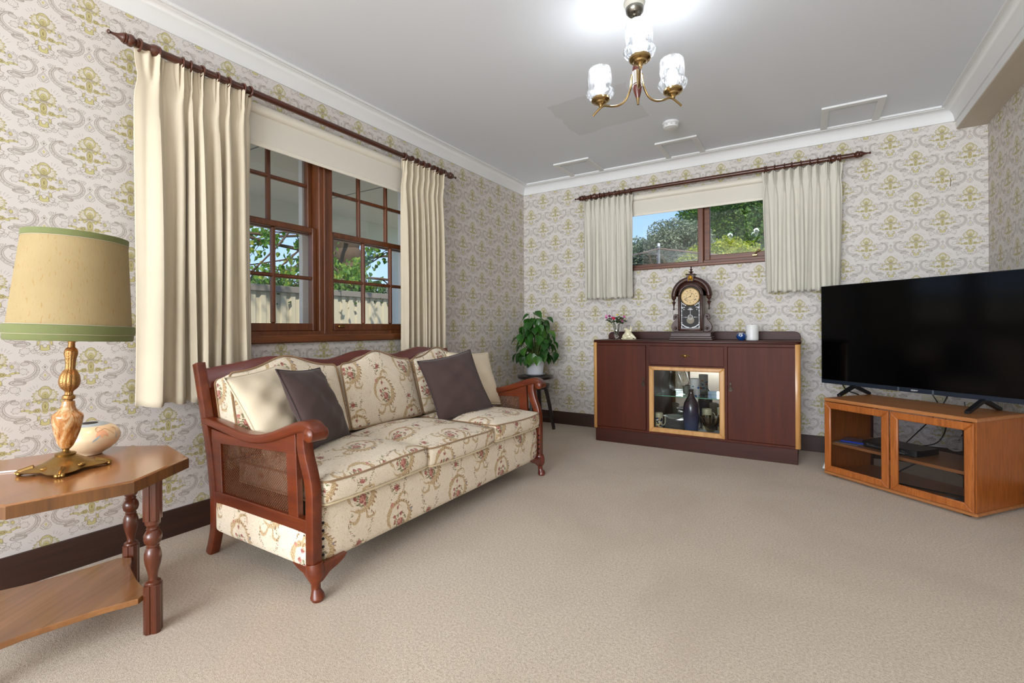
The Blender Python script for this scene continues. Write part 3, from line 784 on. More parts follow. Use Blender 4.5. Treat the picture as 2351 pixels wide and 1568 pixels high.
def curtain(ax, c, a0, a1, zt, zb, npl, label, mat, amp=.035, seed=1, flare=0.0, ringz=ZR, grp='pinch pleated curtains', bot=None, gaps=None):
    rnd = random.Random(seed); W = a1 - a0; sg = 1 if ax == 'x' else -1
    loc = (c, (a0 + a1) / 2, zb) if ax == 'x' else ((a0 + a1) / 2, c, zb)
    t = thing('curtain', label, 'curtain', loc, 0, grp)
    ps = [(i + .5 + rnd.uniform(-.16, .16)) / npl for i in range(npl)]     # pleat centres, 0..1
    if gaps: ps = gaps
    npl = len(ps)
    amps = [rnd.uniform(.7, 1.2) for _ in range(npl + 1)]; ph = [rnd.uniform(-.5, .5) for _ in range(npl + 1)]
    def foldphase(s):
        # piecewise linear mapping so that each pleat centre has integer phase
        xs = [0] + ps + [1]; vals = [-.45] + list(range(npl)) + [npl - .55]
        for i in range(len(xs) - 1):
            if s <= xs[i + 1]: 
                q = (s - xs[i]) / max(1e-6, xs[i + 1] - xs[i]); return vals[i] + (vals[i + 1] - vals[i]) * q
        return vals[-1]
    H = zt - zb
    def P(s, v):
        # v: 0 top .. 1 bottom
        z = zt - v * H; F = foldphase(s); k = int(min(npl, max(0, round(F + .5)))); am = amps[k] * amp
        dz = v * H
        pin = math.exp(-((dz - .125) / .055) ** 2)           # the pinch of the pleat
        below = 1 - math.exp(-max(0, dz - .10) / .25)
        fr = F - round(F)                                     # -.5 .5 distance from nearest pleat
        if dz < .125:
            tt = dz / .125
            d = (.006 + .026 * (1 - tt)) * math.exp(-(fr / .24) ** 2) * (.45 + .55 * cos(fr * 2 * PI * 5)) + .016 * pin * math.exp(-(fr / .10) ** 2)
        else:
            d = am * below * (cos(2 * PI * F) * .75 + .22 * cos(4 * PI * F + ph[k] * 3 + dz * .8) + .12 * cos(6 * PI * F + ph[k])) + .016 * pin * math.exp(-(fr / .12) ** 2)
        nar = .30 * W / npl * pin * fr * -1.2
        lat = W / npl * .10 * sin(4 * PI * F) * below + nar
        wav = .010 * sin(dz * 2.3 + F * 1.7) * v
        a = a0 + s * W + lat + wav + (s - .5) * 2 * flare * v
        zz = z
        if dz > .01 or True:
            zz = z - (.010 * math.sin(F * 2 * PI) * (1 - v) if v < .02 else 0)
        zz -= v * .006 * cos(2 * PI * F)
        h = c + sg * (d - .008)
        return (h, a, zz) if ax == 'x' else (a, h, zz)
    nu = npl * 22; nv = 60
    g = G(); g.grid(lambda s, v: P(s, v ** 1.25), nu, nv)
    o = g.build('cloth', mat, t, angle=70)
    md = o.modifiers.new('thick', 'SOLIDIFY'); md.thickness = .0022
    g = G()   # hem seam
    g.grid(lambda s, v: tuple(Vector(P(s, 1 - (.085 - .004 * v) / H)) + Vector(((sg * .0022, 0, 0) if ax == 'x' else (0, sg * .0022, 0)))), nu, 1); g.build('hem', mat, t, angle=70)
    for p in ps + [0.03, .97]:
        q = P(p, 0); g = G(); Mt = Matrix.Rotation(rnd.uniform(-.25, .25), 4, 'Z')
        if ax == 'x': g.torus((0, 0, 0), .0255, .005, 'y', 22, 8, M=Matrix.Translation((c, q[1], ringz - .004)) @ Mt)
        else: g.torus((0, 0, 0), .0255, .005, 'x', 22, 8, M=Matrix.Translation((q[0], c, ringz - .004)) @ Mt)
        g.build('ring', M['rod'], t)
    return t
curtain('x', XRD, .935, 1.465, 2.262, .655, 7, 'cream pinch pleated curtain nearest the table lamp, left side of the large window', M['curt'], .036, 3, gaps=[.17, .36, .43, .52, .66, .76, .90])
curtain('x', XRD, 2.585, 3.075, 2.262, .60, 8, 'cream pinch pleated curtain at the right side of the large window, behind the sofa end', M['curt'], .032, 5)
curtain('y', YRD, -1.895, -1.395, 2.262, 1.285, 10, 'short pale curtain on the left side of the small back window, above the flower vase', M['curt2'], .026, 8, ringz=2.29)
curtain('y', YRD, -.312, .235, 2.262, 1.283, 9, 'short pale curtain on the right side of the small back window, beside the television', M['curt2'], .030, 11, ringz=2.29, flare=-.012)

# ------------------------------------------------------------ ceiling things
def hatch(x0, x1, y0, y1, label):
    t = thing('ceiling_panel', label, 'ceiling panel', ((x0 + x1) / 2, (y0 + y1) / 2, ZC - .014), 0, 'framed panels on the ceiling by the back wall')
    g = G(); w_ = .045; h = .014
    g.box(x0, x1, y0, y0 + w_, ZC - h, ZC, .002); g.box(x0, x0 + w_, y0 + w_, y1, ZC - h, ZC, .002); g.box(x1 - w_, x1, y0 + w_, y1, ZC - h, ZC, .002)
    g.build('frame', M['cornice'], t)
    g = G(); g.box(x0 + w_, x1 - w_, y0 + w_, y1, ZC - .003, ZC, 0); g.build('board', M['ceil'], t, smooth=False)
hatch(-2.035, -1.68, 4.055, 4.452, 'white framed ceiling panel nearest the room corner, left of the other two')
hatch(-1.085, -.75, 4.055, 4.452, 'white framed ceiling panel below the smoke alarm, middle of the three')
hatch(.092, .46, 4.04, 4.452, 'white framed ceiling panel at the right, above the end of the back curtain rod')
agm = plain('alarm_grey', (186, 186, 184), .5, var=.01)
t = thing('smoke_alarm', 'round white smoke alarm on the ceiling behind the chandelier', 'smoke alarm', (-.87, 3.71, ZC - .05))
g = G(); g.lathe([(0, 0), (.058, 0), (.060, -.004), (.060, -.016), (.054, -.0175)][::-1], (-.87, 3.71, ZC), n=36); g.build('base', M['white'], t)
g = G(); g.lathe([(.0, -.048), (.03, -.047), (.050, -.042), (.055, -.034), (.055, -.021), (.053, -.0175)], (-.87, 3.71, ZC), n=36); c_ = g.build('cover', M['white'], t)
g = G(); g.torus((-.87, 3.71, ZC - .0455), .024, .003, 'z', 30, 6); g.build('button_ring', M['white'], c_)
for k in range(10): a = 2 * PI * k / 10; g = G(); g.box(-.006, .006, -.001, .001, 0, .008, 0, M=Matrix.Translation((-.87 + .0555 * cos(a), 3.71 + .0555 * sin(a), ZC - .031)) @ Matrix.Rotation(a + PI / 2, 4, 'Z')); g.build('vent_slot', agm, c_)

# ------------------------------------------------------------ chandelier (hangs very slightly out of plumb)
CX_, CY_ = -.69, 2.24
M['bulb'] = emis('bulb_glow', (.93, .97, 1), 4)
def shade_glass():
    t = NT('pressed_glass'); tr = t.n('ShaderNodeBsdfTransparent'); gl = t.n('ShaderNodeBsdfGlossy'); gl.inputs['Roughness'].default_value = .06
    tl = t.n('ShaderNodeBsdfTranslucent'); tl.inputs[0].default_value = (.95, .97, 1, 1); pass
    lw = t.n('ShaderNodeLayerWeight'); lw.inputs[0].default_value = .42
    p = t.obj(); v = t.voro(t.mapping(p, (1, 1, .7)), 46); bp = t.n('ShaderNodeBump'); bp.inputs['Strength'].default_value = .9; bp.inputs['Distance'].default_value = .006; t.link(v, bp.inputs['Height'])
    for n_ in (gl, tl, lw): t.t.links.new(bp.outputs[0], n_.inputs['Normal'])
    m1 = t.n('ShaderNodeMixShader'); m2 = t.n('ShaderNodeMixShader')
    edge = t.ss(v, .25, .6)
    t.link(t.mix(edge, (.97, .985, 1.0), (.45, .49, .56)), tr.inputs[0])
    t.link(edge * .16 + .05, m1.inputs[0]); t.link(tr.outputs[0], m1.inputs[1]); t.link(tl.outputs[0], m1.inputs[2])
    t.link(E(t, lw.outputs['Facing']) * .75, m2.inputs[0]); t.link(m1.outputs[0], m2.inputs[1]); t.link(gl.outputs[0], m2.inputs[2]); t.t.links.new(m2.outputs[0], t.out.inputs[0])
    return t.m
M['pglass'] = shade_glass()
t = thing('chandelier', 'three-arm brass and timber chandelier with lit pressed glass shades hanging from the ceiling', 'chandelier', (CX_, CY_, 2.03))
o_ = (CX_, CY_, 0)
g = G(); g.lathe([(0, 2.470), (.010, 2.470), (.014, 2.476), (.030, 2.480), (.040, 2.492), (.042, 2.505), (.0425, 2.508)], o_, n=32); g.build('canopy_cap', M['gun'], t)
g = G(); g.lathe([(.0425, 2.508), (.046, 2.525), (.047, 2.532), (.050, 2.532), (.050, 2.538), (.047, 2.538), (.048, ZC)], o_, n=32); g.build('ceiling_rose', plain('rose_grey', (176, 172, 160), .4, var=.02), t)
g = G(); g.lathe([(.0055, 2.235), (.0055, 2.474)], o_, n=12); g.build('stem', M['gun'], t)
ltm = wood('lamp_timber', (60, 18, 12), (104, 40, 28), 'z', rough=.25, coat=.5)
g = G(); g.lathe([(0, 2.238), (.012, 2.238), (.019, 2.225), (.021, 2.212), (.021, 2.198)][::-1], o_, n=28); g.build('timber_cap', ltm, t); g = G(); g.lathe([(.021, 2.135), (.023, 2.125), (.022, 2.115), (.008, 2.070)][::-1], o_, n=28); g.build('timber_body', ltm, t)
cmt = plain('white_metal', (210, 205, 196), .3, metal=.6, var=.02)
g = G(); g.lathe([(.021, 2.138), (.0215, 2.142), (.020, 2.146), (.020, 2.192), (.0215, 2.196), (.021, 2.199)], o_, n=28); g.build('metal_collar', cmt, t); g = G(); g.lathe([(.0225, 2.128), (.0238, 2.130), (.0225, 2.132)], o_, n=28); g.build('metal_ring', cmt, t)
g = G(); g.lathe([(0, 2.040), (.0045, 2.040), (.0055, 2.05), (.0085, 2.072), (.0, 2.074)], o_, n=16); g.build('tip', M['brassb'], t)
PV = Vector((CX_, CY_, 2.53)); TM = Matrix.Translation(PV) @ Matrix.Rotation(rad(-3.5), 4, Vector((.85, .525, 0))) @ Matrix.Rotation(rad(-.8), 4, Vector((-.525, .85, 0))) @ Matrix.Translation(-PV)
base_a = math.atan2(0 - CY_, 0 - CX_)
sh_prof = []
SZ = .79
SH = [(.034, .010), (.050, .022), (.061, .040), (.0655, .055), (.062, .068), (.0545, .080), (.0535, .100), (.055, .125), (.0555, .150), (.055, .175), (.053, .195), (.0535, .203)]
for k in range(3):
    a = base_a + rad(3) + 2 * PI * k / 3
    dx, dy = cos(a), sin(a)
    def q(r, z): return (CX_ + dx * r, CY_ + dy * r, z)
    arm = smoothpts([q(.024, 2.195), q(.028, 2.185), q(.030, 2.16), q(.036, 2.13), (q(.060, 2.088)), q(.095, 2.074), q(.135, 2.082), q(.175, 2.100), q(.200, 2.098), q(.232, 2.080), q(.244, 2.072)], 5)
    g = G(); g.tube(arm, .0052, 10, flat=1.0); arm_o = g.build('arm', M['brassb'], t)
    cx, cy, cz = q(.198, 2.108)
    g = G(); g.lathe([(0, -.006), (.008, -.006), (.012, .004), (.020, .010), (.026, .012), (.030, .018), (.040, .021), (.045, .026), (.0455, .034), (.043, .038), (.0, .034)], (cx, cy, cz), n=32); g.build('cup', M['brassb'], arm_o)
    g = G(); g.lathe([(.012, .034), (.013, .06), (.020, .075), (.026, .092), (.027, .110), (.020, .132), (.0, .140)], (cx, cy, cz), n=20); g.build('bulb', M['bulb'], arm_o)
    z0_ = .026
    def scal(aa, zz): 
        return 1 + (.07 * (abs(sin(aa * 7)) ** .6) if .03 < zz < .07 else .045 * abs(sin(aa * 7 + (PI / 2 if int(zz / .045) % 2 else 0))))
    g = G(); g.lathe([(r, z + z0_ - .004) for r, z in [(SH[i][0] + (SH[i + 1][0] - SH[i][0]) * j / 3, (SH[i][1] + (SH[i + 1][1] - SH[i][1]) * j / 3) * SZ) for i in range(len(SH) - 1) for j in range(3)] + [(SH[-1][0], SH[-1][1] * SZ)]], (cx, cy, cz), n=84, mod=scal, cap=False)
    so = g.build('glass_shade', M['pglass'], arm_o, angle=80)
    # n-gon at the bottom is inside the cup
    lamp('chandelier_bulb_light', 'POINT', TM @ Vector((cx, cy, cz + .12)), 7.5, (.92, .965, 1), .03)

t.matrix_world = TM @ Matrix.Translation(Vector((CX_, CY_, 2.03)))

# ------------------------------------------------------------ sofa
YN, YF = 1.105, 2.897         # outer faces of the two ends
sofa = thing('sofa', 'three-seat timber framed sofa with cane arms and floral tapestry cushions under the large window', 'sofa', (-1.95, 2.0, 0))
def sp(o, *a, **k): return o
def end(side):
    yo = YN if side < 0 else YF; yi = yo - side * .042; ym = (yo + yi) / 2; s = -side     # s: direction inwards
    # front post
    path = smoothpts([(-1.564, ym, .095), (-1.564, ym, .25), (-1.564, ym, .36), (-1.566, ym, .405), (-1.580, ym, .46), (-1.603, ym, .52), (-1.616, ym, .575), (-1.612, ym, .625)], 5)
    sec = rsec(.042, .046, .006, 2)
    g = G(); g.sweep(path, sec, (0, 1, 0)); 
    g.build('front_post', M['sofaw'], sofa)
    # cabriole foot with brackets
    g = G()
    fx, fy = -1.556, ym
    g.tube([(fx - .004, fy, .135), (fx, fy, .105), (fx + .004, fy, .085), (fx + .002, fy, .060), (fx + .004, fy, .038), (fx + .010, fy, .022), (fx + .012, fy, .012), (fx + .010, fy, .002)], [.030, .034, .030, .017, .0165, .024, .026, .021], 16)
    br = [(0, .128), (0, .060), (.02, .066), (.05, .088), (.085, .098), (.115, .112), (.13, .128)]
    g.prism([(fy + s * a, b) for a, b in br], fx - .010, fx + .022, 'x', .004)
    g.prism([(fx - a, b) for a, b in br], ym - .016, ym + .016, 'y', .004)
    g.build('front_foot', M['sofadark' if side > 0 else 'sofaw'], sofa)
    # rear leg and back post in one
    path = smoothpts([(-2.286, ym, 0), (-2.262, ym, .06), (-2.246, ym, .13), (-2.246, ym, .25), (-2.272, ym, .42), (-2.310, ym, .56), (-2.352, ym, .70), (-2.396, ym, .845)], 5)
    g = G(); g.sweep(path, rsec(.040, .046, .006, 2), (0, 1, 0)); g.build('back_post', M['sofaw'], sofa)
    # arm rest with scroll
    ap = smoothpts([(-2.325, ym, .592), (-2.25, ym, .586), (-2.12, ym, .570), (-2.0, ym, .556), (-1.90, ym, .557), (-1.80, ym, .578), (-1.70, ym, .610), (-1.63, ym, .632), (-1.585, ym, .640), (-1.556, ym, .632), (-1.542, ym, .612)], 6)
    n = len(ap); secs = []
    for i in range(n):
        f = i / (n - 1); w_ = .050 + .020 * f; h_ = .034 + .012 * f
        secs.append(rsec(w_, h_, .013, 3))
    g = G(); g.sweep(ap, secs, (0, 1, 0)); g.tube([(-1.548, ym - .044, .614), (-1.548, ym - .041, .614), (-1.548, ym - .034, .614), (-1.548, ym + .034, .614), (-1.548, ym + .041, .614), (-1.548, ym + .044, .614)], [.010, .020, .0265, .0265, .020, .010], 20); g.build('arm_rest', M['sofaw'], sofa)
    # cane side frame
    g = G(); ya, yb = ym - .014, ym + .014
    top = [(-2.262, .560), (-2.14, .548), (-2.02, .540), (-1.93, .550), (-1.83, .580), (-1.73, .612), (-1.655, .628)]
    low = [(-1.655, .556), (-1.73, .548), (-2.20, .500), (-2.262, .500)]
    low = [(-1.655, .530), (-1.72, .525), (-2.19, .502), (-2.262, .500)]
    g.prism(top + low, ya, yb, 'y', .002)
    g.prism([(-1.718, .60), (-1.655, .60), (-1.640, .28), (-1.700, .28)], ya + .0012, yb - .0012, 'y', .002)
    g.prism([(-2.262, .545), (-2.195, .545), (-2.175, .28), (-2.246, .28)], ya + .0012, yb - .0012, 'y', .002)
    g.box(-2.25, -1.575, ya - .003, yb + .003, .238, .290, .003)
    g.build('side_frame', M['sofaw'], sofa)
    g = G(); g.box(-2.20, -1.69, ym - .0015, ym + .0015, .285, .53, 0); g.build('cane_panel', M['cane'], sofa, smooth=False)
    # upholstered side rail
    def bulge(q):
        k = max(0, 1 - (q.z / .075) ** 2) * max(0, 1 - (q.x / .34) ** 4)
        return Vector((q.x - 1.895 - .0, q.y + ym + (side * .012 * k), q.z + .182 - .016 * (q.x / .33 + 0) * 0))
    g = G(); g.rbox(.665, .034, .135, .014, 10, bulge, off=(.12, .05)); g.build('side_rail', M['tap'], sofa, angle=60, weld=True)
end(-1); end(1)
# nails
stud = plain('black_stud', (26, 26, 30), .3, metal=.6)
me_n = None
def nail(p, ax):
    global me_n
    if me_n is None:
        g = G(); g.ball((0, 0, 0), .0055, 10, 6); o = g.build('nail', stud, sofa, world=False); me_n = o.data
        o.location = WM[sofa.name].inverted() @ Vector(p)
    else:
        o = bpy.data.objects.new('nail', me_n); COL.objects.link(o); o.parent = sofa; o.location = WM[sofa.name].inverted() @ Vector(p)
for k in range(6):
    nail((-1.549, YN + .050, .125 + k * .030), 0); nail((-1.549, YF - .050, .125 + k * .030), 0)
    if k < 5: nail((-1.595, YN + .006, .130 + k * .026), 0)
# front rail
def fr(q):
    k = max(0, 1 - (q.z / .12) ** 2)
    return Vector((q.x - 1.60 + .008 * k * (1 if q.x > 0 else 0), q.y + 2.0, q.z + .222 - (0 if q.z > 0 else .0)))
g = G(); g.rbox(.08, YF - YN - .085, .228, .03, 14, fr, off=(.03, .06)); g.build('front_rail', M['tap'], sofa, angle=60, weld=True)
g = G(); g.box(-2.25, -1.60, YN + .045, YF - .045, .20, .325, .01); g.build('seat_deck', fabric('deck_cloth', (70, 58, 44)), sofa)
# back frame: serpentine top rail, lower rail, cane
def backx(z): 
    pts = [(0.25, -2.246), (.42, -2.272), (.56, -2.310), (.70, -2.352), (.845, -2.396), (.95, -2.43)]
    for i in range(len(pts) - 1):
        if z <= pts[i + 1][0]: a, b = pts[i], pts[i + 1]; return a[1] + (b[1] - a[1]) * (z - a[0]) / (b[0] - a[0])
    return pts[-1][1]
crest = [(YN + .02, .816), (1.20, .826), (1.30, .838), (1.44, .858), (1.56, .855), (1.68, .838), (1.80, .824), (1.90, .836), (2.0, .858), (2.10, .866), (2.2, .852), (2.30, .832), (2.37, .832), (2.47, .852), (2.58, .868), (2.68, .862), (2.78, .842), (2.87, .826)]
cp = smoothpts([(y, z, 0) for y, z in crest], 4)
g = G(); vs = []; fs = []
for p in cp:
    y, zt = p.x, p.y
    zb_ = zt - .085
    for (dx, z) in ((.016, zb_), (.018, zt - .008), (.012, zt + .002), (-.012, zt + .002), (-.018, zt - .008), (-.016, zb_)): vs.append((backx(z) + dx + .004, y, z))
n = 6
for i in range(len(cp) - 1):
    for k in range(n): fs.append((i * n + k, i * n + (k + 1) % n, (i + 1) * n + (k + 1) % n, (i + 1) * n + k))
fs.append(tuple(range(n))[::-1]); fs.append(tuple((len(cp) - 1) * n + k for k in range(n)))
g.add(vs, fs); g.build('top_rail', M['sofadark'], sofa, angle=40)
g = G()
for zc, hh in ((.33, .03),): g.box(backx(zc) - .016, backx(zc) + .016, YN + .03, YF - .03, zc - hh, zc + hh, .003)
for yc in (YN + .056, 1.72, 2.31, YF - .056):
    g.sweep([(backx(z) + .002, yc, z) for z in (.33, .45, .56, .70, .80)], rsec(.024, .026, .004, 1), (0, 1, 0))
g.build('back_frame', M['sofaw'], sofa)
g = G(); g.grid(lambda a, b: (backx(.32 + .45 * b), YN + .06 + (YF - YN - .12) * a, .32 + .45 * b), 1, 10); g.build('cane_back', M['cane'], sofa)
# seat cushions
M['piping'] = fabric('piping_cord', (150, 118, 84), .35, 60, .3)
M['pipingl'] = fabric('piping_cord_light', (206, 186, 150), .2, 60, .3)
for i, (a, b) in enumerate(((1.155, 1.735), (1.738, 2.308), (2.311, 2.850))):
    w_ = b - a; yc = (a + b) / 2; xc = -1.835; d_ = .60
    def fn(q, w_=w_, yc=yc, i=i):
        kx = 1 - min(1, abs(q.x) / .3) ** 3; ky = 1 - min(1, abs(q.y) / (w_ / 2)) ** 3
        z = q.z + .385 + (.040 * kx * ky if q.z > 0 else .0)
        z += .006 * sin(q.y * 9 + i * 2) * (1 if q.z > 0 else .3)
        bx = 1 if q.x > 0 else 0
        x = q.x + xc + .012 * bx * (1 - (q.z / .05) ** 2) * .6 - .01 * bx * abs(q.y / (w_ / 2)) ** 4
        sag = -.010 * bx * (1 - abs(q.y / (w_ / 2)) ** 2) if i == 1 else 0
        return Vector((x, q.y + yc, z + sag + (.018 * (-q.x / .3) if False else 0)))
    g = G(); g.rbox(d_, w_ - .004, .098, .020, 18, fn, off=(.11 + i * .07, yc * 1.0)); 
    sc = g.build('seat_cushion', M['tap'], sofa, angle=60, weld=True)
    for zz, mt in ((.040, 'piping'), (-.042, 'pipingl')):
        loop = []
        hw, hd = d_ / 2 - .004, w_ / 2 - .006
        for (cx, cy, a0) in ((hw - .02, hd - .02, 0), (-hw + .02, hd - .02, 90), (-hw + .02, -hd + .02, 180), (hw - .02, -hd + .02, 270)):
            for j in range(5): aa = rad(a0 + 22.5 * j); loop.append((cx + .024 * cos(aa), cy + .024 * sin(aa)))
        full = []
        for j in range(len(loop)):
            p, q2 = loop[j], loop[(j + 1) % len(loop)]; m = 12 if abs(p[0] - q2[0]) + abs(p[1] - q2[1]) > .1 else 1
            for u in range(m): full.append((p[0] + (q2[0] - p[0]) * u / m, p[1] + (q2[1] - p[1]) * u / m))
        g = G(); g.tube([fn(Vector((p[0], p[1], zz + .003 * (1 if zz > 0 else -1)))) for p in full], .0042, 6, closed=True); g.build('piping', M[mt], sc)
# back cushions
for i, (a, b) in enumerate(((1.150, 1.748), (1.752, 2.318), (2.322, 2.868))):
    w_ = b - a; yc = (a + b) / 2; t_ = .145; h_ = .370
    th = rad(17); N_ = Vector((cos(th), 0, sin(th))); Uv = Vector((-sin(th), 0, cos(th)))
    base = Vector((-2.165, yc, .434))
    def fn(q, w_=w_, base=base, Uv=Uv, N_=N_):
        v = q.z + .370 / 2; f = q.y / (w_ / 2)
        dome = .064 * (math.exp(-(f / .46) ** 2)) * max(0, v / .370) ** 1.5
        side = 1 - .03 * (v / .370)
        kx = (1 - min(1, abs(f)) ** 3) * (1 - min(1, abs(q.z / .185)) ** 3)
        d = q.x + (.030 * kx if q.x > 0 else -.012 * kx)
        return base + Vector((0, q.y * side, 0)) + Uv * (v + dome) + N_ * d
    def fnuv(q): return fn(Vector((q.x, q.y, q.z)))
    g = G(); g.rbox(t_, w_ - .006, h_, .024, 18, fnuv, off=(.10 + i * .19 - .045, .19)); 
    bc = g.build('back_cushion', M['tap'], sofa, angle=60, weld=True)
    for xx in (t_ / 2 - .008, -t_ / 2 + .008):
        pts = []
        hw, hh = w_ / 2 - .006, h_ / 2 - .001
        for (cy, cz, a0) in ((hw - .022, hh - .022, 0), (-hw + .022, hh - .022, 90), (-hw + .022, -hh + .022, 180), (hw - .022, -hh + .022, 270)):
            for j in range(5): aa = rad(a0 + 22.5 * j); pts.append((cy + .024 * cos(aa), cz + .024 * sin(aa)))
        full = []
        for j in range(len(pts)):
            p, q2 = pts[j], pts[(j + 1) % len(pts)]; m = 16 if abs(p[0] - q2[0]) + abs(p[1] - q2[1]) > .1 else 1
            for u in range(m): full.append((p[0] + (q2[0] - p[0]) * u / m, p[1] + (q2[1] - p[1]) * u / m))
        g = G(); g.tube([fn(Vector((xx, p[0], p[1]))) for p in full], .0042, 6, closed=True); g.build('piping', M['piping'], bc)

# throw pillows
def pillow(label, cen, wdir, tilt, size, th, mat, seed, pipe=None, spin=0, hs=None):
    W = Vector((cos(rad(wdir)), sin(rad(wdir)), 0)); Nn = Vector((W.y, -W.x, 0))      # normal to the right of the width direction
    Up = Vector((0, 0, 1)) * cos(rad(tilt)) - Nn * sin(rad(tilt)); Nn = Nn * cos(rad(tilt)) + Vector((0, 0, 1)) * sin(rad(tilt))
    if spin:
        W, Up = W * cos(rad(spin)) + Up * sin(rad(spin)), Up * cos(rad(spin)) - W * sin(rad(spin))
    rnd = random.Random(seed); k1, k2, k3 = [rnd.uniform(0, 6) for _ in range(3)]
    hs = hs or size
    cen = Vector(cen)
    def P(u, v, sd):
        x = u * (1 - .075 * (1 - v * v)); y = v * (1 - .075 * (1 - u * u))
        prof = (max(0, 1 - abs(u) ** 2.6) * max(0, 1 - abs(v) ** 2.6)) ** .62
        wr = .006 * sin(7 * u + 5 * v + k1) * prof + .004 * sin(11 * v - 6 * u + k2) * prof + .003 * sin(16 * u * v + k3) * prof
        return cen + W * (x * size / 2) + Up * (y * hs / 2) + Nn * (sd * th / 2 * prof + wr * .8)
    n = 26
    g = G()
    for sd in (1, -1): g.grid(lambda a, b: P(a * 2 - 1, b * 2 - 1, sd), n, n)
    o = g.build('throw_pillow', mat, None, angle=180, weld=True, origin=tuple(cen - Up * hs / 2)); tag(o, label, 'pillow')
    if pipe:
        loop = [(-1 + 2 * i / 20, -1) for i in range(20)] + [(1, -1 + 2 * i / 20) for i in range(20)] + [(1 - 2 * i / 20, 1) for i in range(20)] + [(-1, 1 - 2 * i / 20) for i in range(20)]
        g = G(); g.tube([P(u, v, 0) for u, v in loop], .0035, 6, closed=True); g.build('piping', pipe, o)
    return o
M['pbrown'] = fabric('brown_pillow_cloth', (70, 52, 48), .06, 420, .3, .9, .12)
M['pbpipe'] = fabric('brown_pillow_piping', (64, 50, 50), .05, 300, .2)
M['pcream'] = fabric('cream_pillow_cloth', (226, 210, 182), .02, 420, .35, .9, .1)
pillow('cream throw pillow leaning in the left corner of the sofa behind the near armrest', (-2.085, 1.315, .640), 107, 26, .40, .13, M['pcream'], 2, M['pcream'], spin=7)
pillow('brown throw pillow at the left end of the sofa beside the near scrolled armrest', (-1.965, 1.432, .644), 118, 27, .385, .12, M['pbrown'], 5, M['pbpipe'], spin=-4)
pillow('cream throw pillow at the right end of the sofa, mostly hidden behind a brown one', (-1.985, 2.715, .648), 80, 24, .40, .12, M['pcream'], 9, M['pcream'], spin=-3)
pillow('brown throw pillow near the right end of the sofa, in front of a cream one', (-1.915, 2.42, .640), 70, 24, .415, .12, M['pbrown'], 12, M['pbpipe'], spin=9)

# ------------------------------------------------------------ octagonal side table
TX, TY = -2.106, .566
ta = rad(34.8)
table = thing('side_table', 'octagonal walnut lamp table with turned legs and a lower shelf, nearest the camera', 'table', (TX, TY, 0), ta)
g = G(); R8 = .353
oc = [(R8 * cos(rad(22.5 + 45 * k)), R8 * sin(rad(22.5 + 45 * k))) for k in range(8)]
g.prism(oc, .500, .540, 'z', .004); tt = g.build('table_top', M['table'], table, world=False)
g = G(); 
R9 = .3545; oe = [(R9 * cos(rad(22.5 + 45 * k)), R9 * sin(rad(22.5 + 45 * k))) for k in range(8)]
for k in range(8):
    p, q = Vector(oe[k]), Vector(oe[(k + 1) % 8]); e = (q - p).normalized(); nn = Vector((e.y, -e.x)); 
    g.prism([tuple(p), tuple(q), tuple(q - nn * .004), tuple(p - nn * .004)], .501, .534, 'z')
g.build('edge_band', M['tableedge'], tt, world=False)
def leg_r(): return .297
TURN = [(.022, .158), (.0235, .163), (.022, .168), (.0135, .174), (.0125, .182), (.0155, .200), (.022, .225), (.0245, .245), (.0240, .262), (.020, .275), (.0165, .281), (.019, .284), (.0165, .287), (.0165, .290), (.023, .297), (.0262, .310), (.0255, .322), (.0195, .334), (.0155, .338), (.0185, .342), (.0155, .347), (.0175, .353), (.0215, .358), (.022, .372)]
for k in range(4):
    aw = rad(33 + 90 * k); al = aw - ta; cx, cy = leg_r() * cos(al), leg_r() * sin(al)
    Mt = Matrix.Translation((cx, cy, 0)) @ Matrix.Rotation(rad(33) - ta + rad(90 * k) + rad(20), 4, 'Z')
    g = G()
    for (za, zb) in ((0, .160), (.370, .500)):
        s_ = .0235
        poly = []
        for q in range(4):      # square with chamfered, grooved corners
            a0 = q * PI / 2
            for (px, py) in ((s_, -s_ + .009), (s_, -.004), (s_ - .003, -.002), (s_ - .003, .002), (s_, .004), (s_, s_ - .009), (s_ - .009, s_)):
                poly.append((px * cos(a0) - py * sin(a0), px * sin(a0) + py * cos(a0)))
        g.prism(poly, za, zb, 'z', .0015, M=Mt)
    g.lathe(TURN, n=24, M=Mt)
    g.build('leg', M['tleg'], table, world=False)
g = G(); poly = []
for k in range(4):
    aw = rad(33 + 90 * k) - ta
    tip = .268
    for da, rr in ((-5.5, tip), (5.5, tip), (12, .238), (20, .212), (30, .197), (45, .190), (60, .197), (70, .212), (78, .238)):
        poly.append((rr * cos(aw + rad(da)), rr * sin(aw + rad(da))))
g.prism(poly, .103, .122, 'z', .002); g.build('shelf', M['table'], table, world=False)

# ------------------------------------------------------------ table lamp
LX, LY = -2.095, .574
tl_ = thing('table_lamp', 'brass and onyx table lamp with a green trimmed beige shade on the octagonal table', 'lamp', (LX, LY, .54))
c0 = (LX, LY, 0)
def up_(pr): return [(r, z + .015 * max(0, min(1, (z - .61) / .10))) for r, z in pr]
tw = Matrix.Translation((LX, LY, .58)) @ Matrix.Rotation(rad(2.5), 4, Vector((-.965, .263, 0))) @ Matrix.Translation((-LX, -LY, -.58))
g = G()
